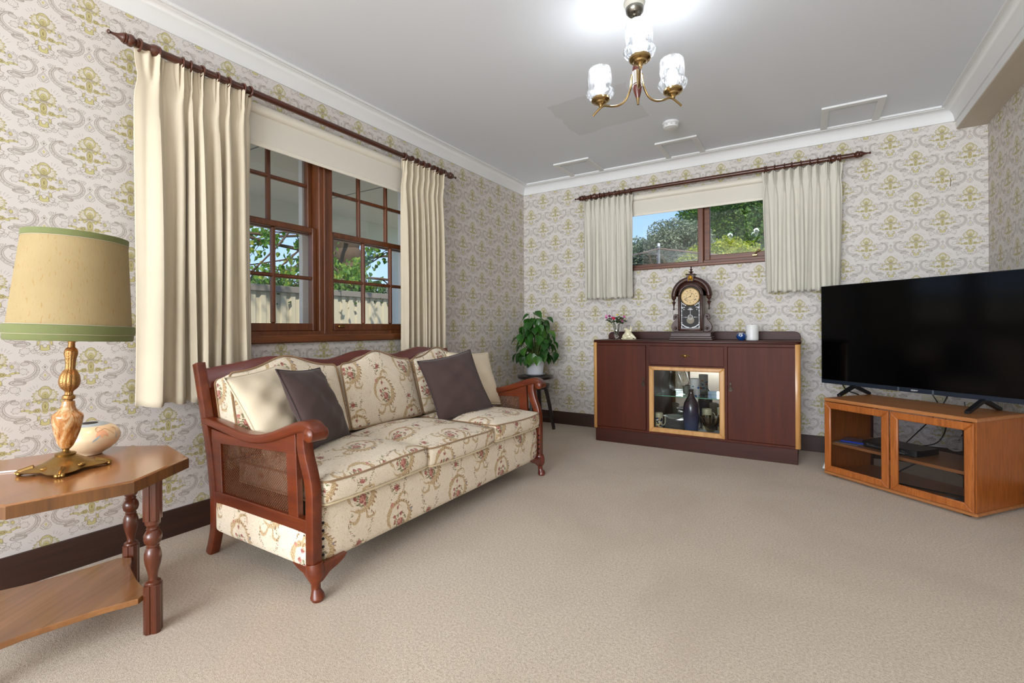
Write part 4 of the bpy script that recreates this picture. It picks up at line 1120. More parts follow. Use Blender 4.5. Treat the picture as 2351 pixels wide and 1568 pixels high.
# four footed pierced base
def basemod(a, z):
    return 1.0
n = 64
prof = [(.014, .600), (.022, .599), (.028, .594), (.026, .589), (.032, .585), (.042, .579), (.055, .570), (.068, .562), (.080, .556), (.088, .552), (.086, .549), (.070, .555), (.045, .566), (.020, .575)]
aL = rad(-23)
def fm(a, z):
    k = abs(cos(2 * (a - aL))); s_ = max(0, min(1, (.570 - z) / .018))
    return 1 + s_ * (.30 * k ** 3 - .16 * (1 - k))
g.lathe(prof, c0, n, mod=fm)
for k in range(4):
    a = aL + k * PI / 2; d = Vector((cos(a), sin(a), 0)); c = Vector(c0)
    g.tube([c + d * .075 + Vector((0, 0, .556)), c + d * .095 + Vector((0, 0, .5535)), c + d * .108 + Vector((0, 0, .550)), c + d * .118 + Vector((0, 0, .5475))], [.014, .010, .010, .006], 10)
    for j in (-1, 0, 1):
        sd = Vector((-d.y, d.x, 0)) * .0065 * j
        g.ball(tuple(c + d * .110 + sd + Vector((0, 0, .5475))), (.010, .007, .0075), 10, 7)
    e = Vector((cos(a + PI / 4), sin(a + PI / 4), 0)); g.ball(tuple(c + e * .062 + Vector((0, 0, .561))), (.012, .012, .006), 12, 8)
g.build('base', M['brass'], tl_)
onyx = NT('onyx'); pp = onyx.obj(); nn_ = onyx.noise(onyx.mapping(pp, (1, 1, .45)), 26, 5, .65, 1.8)
onyx.set(onyx.ramp(nn_, [(.32, lin((124, 68, 26))), (.45, lin((176, 118, 60))), (.56, lin((204, 172, 130))), (.68, lin((146, 88, 38)))]), .18, 0, Coat_Weight=.5, Subsurface_Weight=.12, Subsurface_Scale=.02)
g = G(); g.lathe(up_([(.013, .612), (.018, .618), (.026, .635), (.034, .660), (.039, .685), (.0405, .700), (.0405, .704), (.038, .709), (.029, .717), (.021, .727), (.0175, .738), (.0165, .748), (.0165, .752), (.014, .753)]), c0, 40, M=tw); g.build('onyx_urn', onyx.m, tl_)
g = G(); g.lathe([(.018, .597), (.013, .600), (.009, .604), (.009, .608), (.012, .611), (.013, .613)], c0, 32, M=tw); g.build('neck', M['brass'], tl_)
g = G()
def fl_(a, z): return 1 + .09 * (abs(sin(a * 6)) - .5) * (1 if .785 < z < .925 else 0)
g.lathe(up_([(.011, .752), (.011, .756), (.016, .759), (.0175, .764), (.0165, .770), (.011, .774), (.010, .782), (.013, .787), (.021, .795), (.0262, .808), (.0270, .820), (.0245, .836), (.018, .851), (.0125, .858), (.0125, .875), (.014, .893), (.0175, .908), (.0178, .918), (.0145, .926), (.010, .930), (.009, .944), (.0115, .954), (.0155, .962), (.0155, .966)]), c0, 48, mod=fl_, M=tw)
g.build('column', plain('warm_brass', (160, 120, 72), .32, metal=.8, var=.35, scale=90, bump=.9, bscale=210), tl_)
g = G(); g.lathe([(.016, .965), (.018, .968), (.018, 1.02), (.014, 1.03)], c0, 20, M=tw); g.build('socket', M['brassb'], tl_)
g = G()
g.tube([(LX, LY, 1.03), (LX + .05, LY, 1.06), (LX + .055, LY, 1.2), (LX, LY, 1.295), (LX - .055, LY, 1.2), (LX - .05, LY, 1.06), (LX, LY, 1.03)], .0018, 6, M=tw)
for k in range(3): a = k * 2.09; g.tube([(LX, LY, 1.295), (LX + .131 * cos(a), LY + .131 * sin(a), 1.300)], .0015, 6, M=tw)
g.build('harp', M['brassb'], tl_)
M['lbulb'] = emis('warm_bulb', (1, .72, .42), 6)
g = G(); g.ball((LX, LY, 1.09), (.028, .028, .036), 20, 14, M=tw); g.build('bulb', M['lbulb'], tl_)
def shade_mat():
    t = NT('lampshade_silk'); p = t.obj()
    sl = t.noise(t.mapping(p, (170, 170, 40)), 1.2, 2, .5); bl = t.noise(p, 9, 3)
    c = t.mix(t.ss(bl, .3, .7) * .3, lin((164, 143, 102)), lin((146, 125, 84))); c = t.mix(t.ss(sl, .60, .72) * .7, c, lin((150, 116, 60)))
    t.set(c, .85, 0); t.bump(t.noise(t.mapping(p, (300, 300, 40)), 1, 2), .2, .001)
    tl = t.n('ShaderNodeBsdfTranslucent'); t.link(c, tl.inputs[0]); mxs = t.n('ShaderNodeMixShader'); mxs.inputs[0].default_value = .045
    t.link(t.b.outputs[0], mxs.inputs[1]); t.link(tl.outputs[0], mxs.inputs[2]); t.t.links.new(mxs.outputs[0], t.out.inputs[0]); return t.m
RB, RT, ZB, ZT = .160, .1335, .972, 1.318
def rz(z): return RB + (RT - RB) * (z - ZB) / (ZT - ZB)
g = G(); g.lathe([(rz(ZB), ZB), (rz(ZT), ZT), (rz(ZT) - .002, ZT), (rz(ZB) - .002, ZB)], c0, 72, cap=False, M=tw); sh = g.build('lamp_shade', shade_mat(), tl_)
gm = fabric('green_braid', (106, 112, 64), .08, 300, .3, .8, .1)
gm2 = plain('silver_cord', (176, 166, 140), .4, var=.1)
g = G(); g.lathe([(rz(ZB) + .0005, ZB - .004), (rz(ZB) + .003, ZB), (rz(ZB) + .003, ZB + .016), (rz(ZB) + .006, ZB + .018), (rz(ZB) + .007, ZB + .030), (rz(ZB) + .006, ZB + .044), (rz(ZB) + .001, ZB + .046)], c0, 72, cap=False, M=tw); g.build('green_trim', gm, sh)
g = G(); g.lathe([(rz(ZT) + .001, ZT - .020), (rz(ZT) + .003, ZT - .018), (rz(ZT) + .003, ZT), (rz(ZT) - .003, ZT + .001)], c0, 72, cap=False, M=tw); g.build('green_trim', gm, sh)
for (r, z) in ((rz(ZB) + .004, ZB + .0165), (rz(ZB) + .0005, ZB + .047), (rz(ZT) + .0025, ZT - .0205)):
    g = G(); g.torus((LX, LY, z), r, .0012, 'z', 72, 6, M=tw); g.build('cord_trim', gm2, sh)
g = G(); g.tube(smoothpts([(LX - .06, LY - .06, .5425), (LX - .12, LY - .10, .5425), (LX - .17, LY - .19, .5425), (LX - .19, LY - .26, .5425), (LX - .205, LY - .315, .540), (LX - .22, LY - .345, .50), (LX - .25, LY - .36, .30), (LX - .30, LY - .38, .02)], 5), .0026, 8); g.build('cord', M['white'], tl_)
lamp('table_lamp_light', 'POINT', tw @ Vector((LX, LY, 1.09)), 38, (1, .50, .19), .03)

# ------------------------------------------------------------ squat vase
VX, VY = -2.276, .692
VS = .80
def vz(z): return .54 + (z - .54) * .86
tv_ = thing('vase', 'squat cream pottery vase with a blue rim and painted flowers behind the lamp base', 'vase', (VX, VY, .54))
g = G(); g.lathe([(r * VS, vz(z)) for r, z in [(0, .540), (.040, .540), (.046, .543), (.048, .547), (.075, .562), (.100, .583), (.113, .606), (.1145, .620), (.108, .638), (.094, .655), (.074, .667), (.056, .674), (.052, .6745)]], (VX, VY, 0), 56); body = g.build('body', plain('vase_glaze', (232, 208, 172), .28, var=.03, scale=12, Coat_Weight=.4), tv_)
g = G(); g.lathe([(r * VS, vz(z)) for r, z in [(.073, .6678), (.056, .6750), (.046, .6760), (.030, .6745), (.028, .665), (.0, .655)]], (VX, VY, 0), 48, cap=False); g.build('rim', plain('blue_glaze', (158, 176, 186), .3, var=.05), tv_)
g = G(); g.lathe([(0, vz(.6768)), (.030 * VS, vz(.6768)), (.030 * VS, vz(.674))], (VX, VY, 0), 36, cap=False); g.build('mouth_shade', plain('vase_opening_shade', (36, 30, 26), .8), tv_)  # flat dark disc standing in for the shade inside the opening
def onvase(a, z):
    pts = [(.075, .562), (.100, .583), (.113, .606), (.1145, .620), (.108, .638), (.094, .655), (.074, .667)]
    for i in range(len(pts) - 1):
        if z <= pts[i + 1][1]:
            p, q = pts[i], pts[i + 1]; r = p[0] + (q[0] - p[0]) * (z - p[1]) / (q[1] - p[1]); return (VX + (r * VS + .0008) * cos(a), VY + (r * VS + .0008) * sin(a), vz(z))
va = math.atan2(-VY, -VX)
def stroke(pts, r, mat, nm):
    g = G(); g.tube([onvase(va + rad(a), z) for a, z in [tuple(p[:2]) for p in smoothpts([(x, y, 0) for x, y in pts], 5)]], r, 6); g.build(nm, mat, body)
mo = plain('orange_glaze', (228, 176, 138), .4); mb = plain('blue_stroke', (156, 176, 186), .4); mk = plain('brown_stroke', (204, 164, 122), .4)
g = G()
def petalpoly(a0, z0, a1, z1, wd):
    pts = [];
    for i in range(9):
        f = i / 8; ww = wd * math.sin(PI * f) ** .7; pts.append((a0 + (a1 - a0) * f, z0 + (z1 - z0) * f, ww))
    def fn(u, v):
        i = u * 8; f = u; a = a0 + (a1 - a0) * f; z = z0 + (z1 - z0) * f; ww = wd * (math.sin(PI * f) ** .7 if 0 < f < 1 else 0)
        return onvase(va + rad(a + (v - .5) * ww), min(.6665, z))
    return fn
for fn_ in (petalpoly(22, .655, 12, .625, 9), petalpoly(24, .655, 22, .620, 9), petalpoly(26, .655, 34, .622, 9)):
    g.grid(fn_, 8, 3)
g.build('painted_petal', mo, body, angle=180)
g = G(); g.grid(petalpoly(20, .635, 4, .607, 5), 8, 2); g.build('painted_leaf', mb, body, angle=180); g = G(); g.grid(petalpoly(60, .64, 52, .61, 6), 8, 2); g.build('painted_leaf', mb, body, angle=180)
stroke([(26, .655), (20, .664), (12, .658), (14, .648), (24, .652), (34, .656), (42, .645), (50, .630)], .0009, mk, 'painted_line')
stroke([(56, .655), (62, .650), (60, .636), (54, .622), (56, .610)], .0009, mk, 'painted_line')

# ------------------------------------------------------------ stool and plant
SX, SY = -2.318, 4.205
st = thing('piano_stool', 'dark round adjustable wooden stool in the room corner holding the potted plant', 'stool', (SX, SY, 0), rad(8))
g = G(); g.lathe([(0, .498), (.172, .498), (.180, .504), (.181, .520), (.176, .527), (0, .528)], n=56); g.build('seat', M['stool'], st, world=False)
g = G(); g.lathe([(.016, .40), (.016, .498)], n=12); g.build('screw', M['gun'], st, world=False)
g = G(); g.lathe([(0, .400), (.128, .400), (.134, .404), (.134, .410), (.138, .414), (.138, .422), (.141, .426), (.141, .436), (.137, .442), (0, .444)], n=56); g.build('lower_disc', M['stool'], st, world=False)
for k in range(4):
    a = rad(0 + 90 * k + 4); d = Vector((cos(a), sin(a), 0))
    g = G(); g.sweep([d * .105 + Vector((0, 0, .402)), d * .14 + Vector((0, 0, .25)), d * .185], [[(x * f, y * f) for x, y in rsec(.034, .034, .004, 1)] for f in (1.1, .95, .8)], (-d.y, d.x, 0)); g.build('leg', M['stool'], st, world=False)
for k in range(2):
    a = rad(4 + 90 * k); d = Vector((cos(a), sin(a), 0)); g = G(); g.tube([d * -.160 + Vector((0, 0, .115 + k * .018)), d * -.06 + Vector((0, 0, .115 + k * .018)), Vector((0, 0, .115 + k * .018)), d * .06 + Vector((0, 0, .115 + k * .018)), d * .160 + Vector((0, 0, .115 + k * .018))], [.007, .012, .009, .012, .007], 10); g.build('stretcher', M['stool'], st, world=False)
pl = thing('potted_plant', 'leafy green heart-leaf houseplant in a ribbed white pot on the dark stool', 'plant', (SX + .0, SY - .01, .528))
px_, py_ = SX, SY - .01
g = G(); g.lathe([(0, .529), (.070, .529), (.085, .534), (.104, .546), (.106, .550), (.102, .550), (.083, .539), (.0, .536)], (px_, py_, 0), 48); g.build('saucer', M['ceramic'], pl)
def rib(a, z): return 1 + (.012 * (1 if sin(a * 44) > .2 else 0) if (.60 < z < .632 or .555 < z < .585 or .65 < z < .662) else 0)
pz = [(.070, .538), (.079, .541), (.080, .552)] + [(.080 + (z - .552) * .10, z) for z in (.5551, .5852, .5951, .6001, .6321, .6501, .6621, .675)] + [(.0925, .684), (.094, .690), (.090, .690), (.086, .672), (.0, .668)]
g = G(); g.lathe(pz, (px_, py_, 0), 176, mod=rib); g.build('pot', M['ceramic'], pl, angle=25)
g = G(); g.lathe([(0, .670), (.086, .671), (.086, .6715), (.04, .678), (0, .676)], (px_, py_, 0), 30); g.build('soil', plain('soil', (48, 34, 24), .95, var=.4, bump=.8), pl)
lm = NT('heart_leaf'); ln = lm.noise(lm.obj(), 6, 3); ip = lm.n('ShaderNodeObjectInfo')
lc = lm.ramp(ln, [(.35, lin((26, 66, 22))), (.55, lin((50, 104, 34))), (.7, lin((92, 140, 40)))])
lm.set(lc, .32, 0, Coat_Weight=.2); tlz = lm.n('ShaderNodeBsdfTranslucent'); lm.link(lc, tlz.inputs[0]); mz = lm.n('ShaderNodeMixShader'); mz.inputs[0].default_value = .2
lm.link(lm.b.outputs[0], mz.inputs[1]); lm.link(tlz.outputs[0], mz.inputs[2]); lm.t.links.new(mz.outputs[0], lm.out.inputs[0])
HE = [(0, 0), (.18, -.10), (.36, -.06), (.50, .12), (.52, .34), (.42, .58), (.24, .80), (.0, 1.08)]
def heart(g, base, tipdir, nrm, L_, curl=.25):
    t_ = Vector(tipdir).normalized(); n_ = Vector(nrm); n_ = (n_ - t_ * n_.dot(t_)).normalized(); s_ = t_.cross(n_)
    vs = []; fs = []
    rows = []
    for i in range(9):
        f = i / 8
        # half width at f
        w_ = [(.0, .16), (.08, .40), (.2, .50), (.35, .50), (.5, .43), (.65, .33), (.8, .19), (.92, .07), (1.0, .0)][i]
        yy = w_[0]; ww = w_[1]
        for j in (-1, -.5, 0, .5, 1):
            lob = -.10 * abs(j) * (1 - f) ** 3 * 1.2 if i == 0 else 0
            p = Vector(base) + t_ * (L_ * (yy + lob)) + s_ * (L_ * ww * j) + n_ * (L_ * (.16 * abs(j) * ww * 2 - curl * yy * yy))
            vs.append(p)
    for i in range(8):
        for j in range(4): a = i * 5 + j; fs.append((a, a + 1, a + 6, a + 5))
    g.add(vs, fs)
gl_ = G(); gs_ = G(); rnd = random.Random(21)
camdir = Vector((-px_, -py_, 0)).normalized()
def addleaf(p, L_, out, droop):
    heart(gl_, p, out * (1 - droop) + Vector((0, 0, -1)) * droop + Vector((rnd.uniform(-.2, .2), rnd.uniform(-.2, .2), 0)), Vector((0, 0, 1)) * (.55 - droop * .2) + out * .65 + Vector((rnd.uniform(-.3, .3), rnd.uniform(-.3, .3), 0)), L_, .22)
for i in range(105):
    zt_ = .70 + .40 * rnd.random() ** 1.15
    rr = (.205 * (1 - ((zt_ - .78) / .40) ** 2) if zt_ > .78 else .20) * rnd.uniform(.35, 1)
    a = rnd.uniform(0, 2 * PI); out = Vector((cos(a), sin(a), 0))
    p = Vector((px_, py_, zt_)) + out * max(.02, rr)
    if p.x < L + .07 or p.y > B - .07: continue
    addleaf(p, rnd.uniform(.075, .105), out, rnd.uniform(.45, .85))
    b0 = Vector((px_, py_, .67)) + out * rnd.uniform(.0, .05)
    gs_.tube([b0, b0 * .5 + p * .5 + Vector((0, 0, .03)), p], .0022, 5)
for (dx, dy, zz, L_) in ((.0, -.0, 1.155, .10), (-.06, -.02, 1.13, .09), (.10, -.05, 1.08, .10), (.13, .02, 1.10, .08), (.17, -.04, .96, .10), (-.17, -.08, .90, .09)):
    p = Vector((px_ + dx, py_ + dy, zz)); out = Vector((dx + .02, dy, 0)).normalized(); addleaf(p, L_, out, .35); gs_.tube([Vector((px_, py_, .67)), Vector((px_ + dx * .4, py_ + dy * .4, .67 + (zz - .67) * .6)), p], .0025, 5)
gl_.build('foliage', lm.m, pl, angle=80); gs_.build('stems', plain('stem_green', (84, 100, 48), .6), pl)

# ------------------------------------------------------------ sideboard
SBX0, SBX1, SBY, SBB = -1.632, -.041, 4.013, 4.445
sb = thing('sideboard', 'dark reddish timber sideboard with blond corner posts and a glazed centre compartment', 'sideboard', ((SBX0 + SBX1) / 2, 4.23, 0))
g = G()
tp = [(SBX0, SBB), (SBX0, SBY + .03), (SBX0 + .01, SBY + .008), (SBX0 + .03, SBY - .004), (SBX1 - .03, SBY - .004), (SBX1 - .01, SBY + .008), (SBX1, SBY + .03), (SBX1, SBB)]
g.prism(tp, .871, .893, 'z', .004); g.build('top', M['sbx'], sb)
bs = [(SBX0 + .004, .893), (SBX0 + .004, .925), (SBX0 + .012, .945), (SBX0 + .030, .958), (SBX0 + .06, .963), (SBX1 - .06, .963), (SBX1 - .030, .958), (SBX1 - .012, .945), (SBX1 - .004, .925), (SBX1 - .004, .893)]
g = G(); g.prism(bs, 4.405, 4.425, 'y', .003); g.build('back_rail', M['sbx'], sb)
g = G()
FY = SBY + .012
g.box(SBX0 + .022, -1.16, FY + .02, SBB, .112, .871, .002); g.box(-.53, SBX1 - .022, FY + .02, SBB, .112, .871, .002)     # end carcases
g.box(-1.16, -.53, FY + .02, SBB, .676, .871, .002); g.box(-1.16, -.53, FY + .02, SBB, .112, .130, .001); g.box(-1.16, -.53, 4.425, SBB, .12, .68, .001)
g.box(-1.16, -1.125, FY + .006, SBB, .112, .871, .001); g.box(-.557, -.53, FY + .006, SBB, .112, .871, .001)              # stiles
g.box(SBX0 + .03, SBX1 - .03, FY + .0045, FY + .03, .848, .871, .001); g.box(SBX0 + .03, SBX1 - .03, FY + .003, FY + .03, .110, .130, .002); g.box(-1.13, -.55, FY + .0072, FY + .03, .674, .688, .001)
g.build('carcase', M['sb'], sb)
g = G(); g.box(SBX0 + .022, SBX1 - .022, SBY + .010, SBB, .0, .112, .002); g.build('plinth', M['sbx'], sb)
for sx, xo in ((1, SBX0 + .002), (-1, SBX1 - .002)):
    pts = [(xo + sx * .034, FY + .034), (xo + sx * .034, FY - .006)] + [(xo + sx * (.034 - .034 * sin(PI / 2 * i / 8)), FY - .006 + .04 - .04 * cos(PI / 2 * i / 8)) for i in range(9)] + [(xo, FY + .05), (xo + sx * .03, FY + .05)]
    pts = [(xo + sx * .034, FY - .006)] + [(xo + sx * (.022 - .022 * sin(PI / 2 * i / 8)), FY - .006 + .022 - .022 * cos(PI / 2 * i / 8)) for i in range(9)] + [(xo, FY + .045), (xo + sx * .034, FY + .045)]
    g = G(); g.prism(pts, .114, .871, 'z', .001); g.build('corner_post', M['sblight'], sb, angle=50)['label'] = 'blond timber corner post'
def esc(x, z, par):
    g = G(); y = FY - .004
    g.prism([(x - .005, z + .030), (x - .009, z + .022), (x - .004, z + .014), (x - .006, z), (x - .013, z - .012), (x - .015, z - .026), (x - .008, z - .036), (x, z - .042), (x + .008, z - .036), (x + .015, z - .026), (x + .013, z - .012), (x + .006, z), (x + .004, z + .014), (x + .009, z + .022), (x + .005, z + .030), (x, z + .040)], y - .002, y + .004, 'y', .001)
    g.torus((x, y - .006, z - .014), .0085, .0022, 'y', 20, 6); g.ball((x, y - .004, z + .006), (.004, .004, .004), 10, 6)
    g.build('handle', plain('antique_handle', (64, 54, 46), .4, metal=.8, var=.2), par)
d1 = G(); d1.box(-1.598, -1.162, FY, FY + .02, .132, .846, .002); d1 = d1.build('door', M['sb'], sb); esc(-1.182, .540, d1)
d2 = G(); d2.box(-.527, -.076, FY, FY + .02, .132, .846, .002); d2 = d2.build('door', M['sb'], sb); esc(-.506, .540, d2)
d3 = G(); d3.box(-1.132, -.554, FY, FY + .02, .690, .846, .002); d3 = d3.build('drawer', M['sb'], sb)
g = G(); hx, hz, hy = -.842, .770, FY - .003
g.ball((hx, hy - .004, hz), (.013, .007, .012), 14, 9)
for s in (-1, 1):
    g.tube([(hx + s * .010, hy - .004, hz + .003), (hx + s * .022, hy - .004, hz + .006), (hx + s * .032, hy - .003, hz + .001), (hx + s * .044, hy - .002, hz)], [.004, .0035, .003, .0015], 8); g.tube([(hx + s * .010, hy - .004, hz - .004), (hx + s * .020, hy - .004, hz - .008), (hx + s * .028, hy - .003, hz - .001)], [.004, .003, .0015], 8)
g.tube([(hx, hy, hz), (hx, hy, hz - .016), (hx, hy, hz - .022)], [.004, .006, .003], 8)
g.build('handle', M['brass'], d3)
# glazed door
g = G(); A0, A1, C0, C1 = -1.134, -.548, .130, .676; fw = .039
for poly in ([(A0, C0), (A1, C0), (A1 - fw, C0 + fw), (A0 + fw, C0 + fw)], [(A0, C1), (A1, C1), (A1 - fw, C1 - fw * .8), (A0 + fw, C1 - fw * .8)], [(A0, C0), (A0, C1), (A0 + fw, C1 - fw * .8), (A0 + fw, C0 + fw)], [(A1, C0), (A1, C1), (A1 - fw, C1 - fw * .8), (A1 - fw, C0 + fw)]):
    g.prism(poly, FY - .012, FY + .016, 'y', .006)
gd = g.build('glazed_door', M['sblight'], sb); gd['label'] = 'blond timber framed glass door'
g = G(); g.box(A0 + fw - .003, A1 - fw + .003, FY + .004, FY + .007, C0 + fw - .003, C1 - .025, 0); g.build('glass', glassy('cabinet_glass', (.86, .88, .88), 1.25), gd, smooth=False)
mm = NT('mirror'); mm.set((.82, .80, .78), .02, 1.0)
g = G(); g.box(-1.125, -.557, 4.418, 4.424, .131, .675, 0); g.build('mirror', mm.m, sb, smooth=False)
gs = glassy('shelf_glass', (.80, .90, .86), 1.5, 0, .02)
g = G(); g.box(-1.124, -.558, 4.172, 4.40, .412, .418, .001); sg_ = g.build('glass_shelf', gs, sb, smooth=False)
g = G(); g.box(-1.124, -.558, 4.170, 4.1715, .4122, .4178, 0); g.build('shelf_edge', plain('green_glass_edge', (110, 176, 140), .2, var=0), sg_, smooth=False)

# things inside the cabinet
g = G(); g.lathe([(0, 0), (.055, 0), (.078, .012), (.090, .045), (.088, .09), (.076, .135), (.062, .17), (.055, .20), (.057, .222), (.0555, .222), (.0535, .20), (.060, .17), (.074, .135), (.086, .09), (.088, .045), (.076, .014), (0, .004)], (-1.008, 4.275, .4185), 48)
tag(g.build('glass_jar', glassy('clear_glass', (.95, .96, .96), 1.22)), 'large clear glass jar on the glass shelf in the sideboard', 'jar')
can = NT('can_print'); p_ = can.obj(); bl = can.voro(can.mapping(p_, (1, 1, 1.6)), 26); X_, Y_, Z_ = can.xyz(p_)
cw = can.mix((1 - can.ss(bl, .36, .42)) * Z_.lt(.105), lin((214, 212, 208)), can.ramp(E(can, can.voro(can.mapping(p_, (1, 1, 1.6)), 26, out='Color')), [(.3, lin((40, 104, 160))), (.62, lin((46, 110, 170))), (.64, lin((214, 140, 40))), (.8, lin((206, 84, 44)))])); can.set(cw, .35, 0)
g = G(); g.lathe([(0, 0), (.038, 0), (.039, .002), (.039, .150), (.0375, .152), (.036, .149), (0, .148)], (-.806, 4.225, .4185), 36); tag(g.build('tin_canister', can.m), 'white tin canister with blue and orange blotches on the glass shelf in the sideboard', 'canister')
bt = NT('bottle_glaze'); X_, Y_, Z_ = bt.xyz(bt.obj()); n_ = bt.noise(bt.obj(), 14, 4, .6, .8)
bt.set(bt.ramp(Z_ * 2.2 + n_ * .55, [(.35, lin((62, 74, 104))), (.62, lin((52, 50, 74))), (.85, lin((56, 36, 44))), (1.0, lin((44, 26, 24)))]), .15, 0, Coat_Weight=.6)
g = G(); g.lathe([(0, 0), (.044, 0), (.052, .01), (.058, .07), (.0645, .15), (.062, .21), (.056, .25), (.038, .285), (.024, .31), (.0175, .335), (.0175, .352), (.0205, .360), (.018, .364), (0, .362)], (-.812, 4.100, .131), 48); tag(g.build('bottle_vase', bt.m), 'tall dark purple glazed bottle standing on the floor of the glazed cabinet', 'vase')
def stein(x, y, h, r, label):
    t = thing('beer_stein', label, 'stein', (x, y, .131), 0, 'decorated steins in the sideboard')
    g = G(); g.lathe([(0, 0), (r * 1.04, 0), (r * 1.06, .008), (r, .016), (r * .97, h * .2), (r * .97, h * .78), (r, h * .84), (r * .98, h * .97), (r * .94, h), (r * .86, h), (r * .85, h * .3), (0, h * .28)], (x, y, .131), 36); b = g.build('body', plain('stein_cream', (196, 184, 150), .3, var=.05), t)
    ps = NT('stein_scene'); pc = ps.voro(ps.obj(), 75, out='Color'); f = E(ps, ps.n('ShaderNodeRGBToBW').outputs[0]); ps.link(pc, f.v.node.inputs[0]); ps.set(ps.ramp(f, [(.25, lin((30, 30, 44))), (.45, lin((60, 84, 130))), (.55, lin((150, 70, 46))), (.7, lin((196, 180, 120))), (.85, lin((200, 196, 180)))]), .35)
    a0 = math.atan2(-y, -x)
    g = G(); g.grid(lambda u, v: (x + (r * .975 + .0006) * cos(a0 + (u - .5) * 2.1), y + (r * .975 + .0006) * sin(a0 + (u - .5) * 2.1), .131 + h * (.20 + (.50 + .06 * sin(PI * u)) * v)), 12, 4); g.build('painted_scene', ps.m, b)
    g = G(); g.tube(smoothpts([(x + cos(a0 + 1.9) * r, y + sin(a0 + 1.9) * r, .131 + h * .85), (x + cos(a0 + 1.9) * r * 1.6, y + sin(a0 + 1.9) * r * 1.6, .131 + h * .75), (x + cos(a0 + 1.9) * r * 1.55, y + sin(a0 + 1.9) * r * 1.55, .131 + h * .4), (x + cos(a0 + 1.9) * r, y + sin(a0 + 1.9) * r, .131 + h * .25)], 4), .004, 8); g.build('handle', b.data.materials[0], t)
    return t
stein(-1.077, 4.115, .145, .034, 'small cream stein with a painted figure scene at the left inside the cabinet')
stein(-.715, 4.24, .19, .040, 'taller cream stein behind the fluted glass bowl in the sideboard')
stein(-.60, 4.28, .20, .042, 'cream stein at the right back of the sideboard, behind the fluted bowl')
plm = plain('plate_china', (196, 190, 186), .25, var=.02, Coat_Weight=.4)
for i in range(9):
    g = G(); r = .088; z = .1312 + i * .0102
    g.lathe([(0, .0), (.055, 0), (.058, .002), (r, .0085), (r + .001, .010), (.058, .0045), (0, .004)], (-.965 + random.uniform(-.002, .002), 4.20, z), 44)
    o = g.build('plate', plm); tag(o, 'white china plate in the stack of plates on the floor of the glazed cabinet', 'plate', 'stacked white plates in the sideboard')
g = G(); g.lathe([(0, .0), (.045, 0), (.05, .003), (.078, .022), (.080, .024), (.05, .008), (0, .006)], (-.972, 4.19, .2245), 44, mod=lambda a, z: 1 + (.05 * sin(a * 14) if z > .015 else 0)); tag(g.build('scalloped_dish', plain('grey_china', (168, 170, 158), .25, var=.05, Coat_Weight=.4)), 'scalloped pale dish on top of the plate stack in the sideboard', 'dish')
g = G(); g.lathe([(0, .0), (.030, 0), (.032, .004), (.014, .02), (.014, .045), (.035, .06), (.082, .082), (.085, .086), (.035, .066), (0, .062)], (-.935, 4.315, .131), 44, mod=lambda a, z: 1 + (.05 * sin(a * 16) if z > .07 else 0))
tag(g.build('footed_dish', plain('pale_green_china', (186, 196, 184), .2, var=.04, Coat_Weight=.5)), 'pale footed dish with a wavy rim behind the plates in the sideboard', 'dish')
g = G(); g.lathe([(0, .0), (.03, 0), (.034, .012), (.045, .04), (.066, .085), (.078, .118), (.0765, .118), (.064, .085), (.043, .042), (0, .016)], (-.672, 4.13, .1585), 96, mod=lambda a, z: 1 + .10 * sin(a * 9) * min(1, z / .06)); tag(g.build('fluted_bowl', glassy('smoked_glass', (.62, .54, .38), 1.6, .05, .08)), 'smoky brown fluted glass bowl at the right inside the cabinet', 'bowl')
g = G(); g.lathe([(0, .0), (.060, 0), (.066, .003), (.090, .022), (.092, .024), (.088, .024), (.062, .006), (0, .004)], (-.672, 4.13, .1315), 72, mod=lambda a, z: 1 + (.02 * sin(a * 30) if z > .015 else 0)); tag(g.build('white_dish', M['ceramic']), 'white rimmed dish under the fluted glass bowl in the sideboard', 'dish')
g = G(); g.lathe([(0, 0), (.026, 0), (.030, .005), (.030, .065), (.027, .066), (.026, .006), (0, .005)], (-.905, 4.37, .4185), 28); tag(g.build('small_pot', plain('olive_pot', (110, 112, 96), .4)), 'small dull green pot at the back of the glass shelf in the sideboard', 'pot')

# things on top of the sideboard
ZS = .8935
t = thing('flower_vase', 'cut crystal vase of small pink, red and yellow flowers at the sideboard left end', 'vase', (-1.478, 4.21, ZS))
cry = NT('crystal'); cb = cry.b; cry.set((1, 1, 1), .02, 0, Transmission_Weight=1.0, IOR=1.45); cry.bump(cry.voro(cry.mapping(cry.obj(), (1, 1, .6)), 70), .8, .004)
def facet(a, z): return 1 + .03 * abs(sin(a * 4 + (z * 60)))
g = G(); g.lathe([(.0, 0), (.029, 0), (.029, .0035), (.012, .006), (.007, .010), (.010, .014), (.018, .020), (.021, .030), (.0215, .05), (.022, .08), (.026, .11), (.031, .150), (.0295, .150), (.024, .11), (.019, .08), (.018, .05), (.015, .03), (0, .026)], (-1.478, 4.21, ZS), 32, mod=facet); g.build('glass_vase', cry.m, t, angle=20)
fc = {'pink': plain('pink_petal', (196, 82, 150), .6), 'lpink': plain('light_pink_petal', (226, 150, 190), .6), 'red': plain('red_petal', (196, 30, 62), .6), 'yellow': plain('yellow_petal', (228, 214, 96), .6), 'purple': plain('purple_petal', (132, 50, 110), .6), 'green': plain('dark_leaf', (58, 72, 40), .6, var=.2)}
gl_ = G(); gst = G(); rnd = random.Random(4)
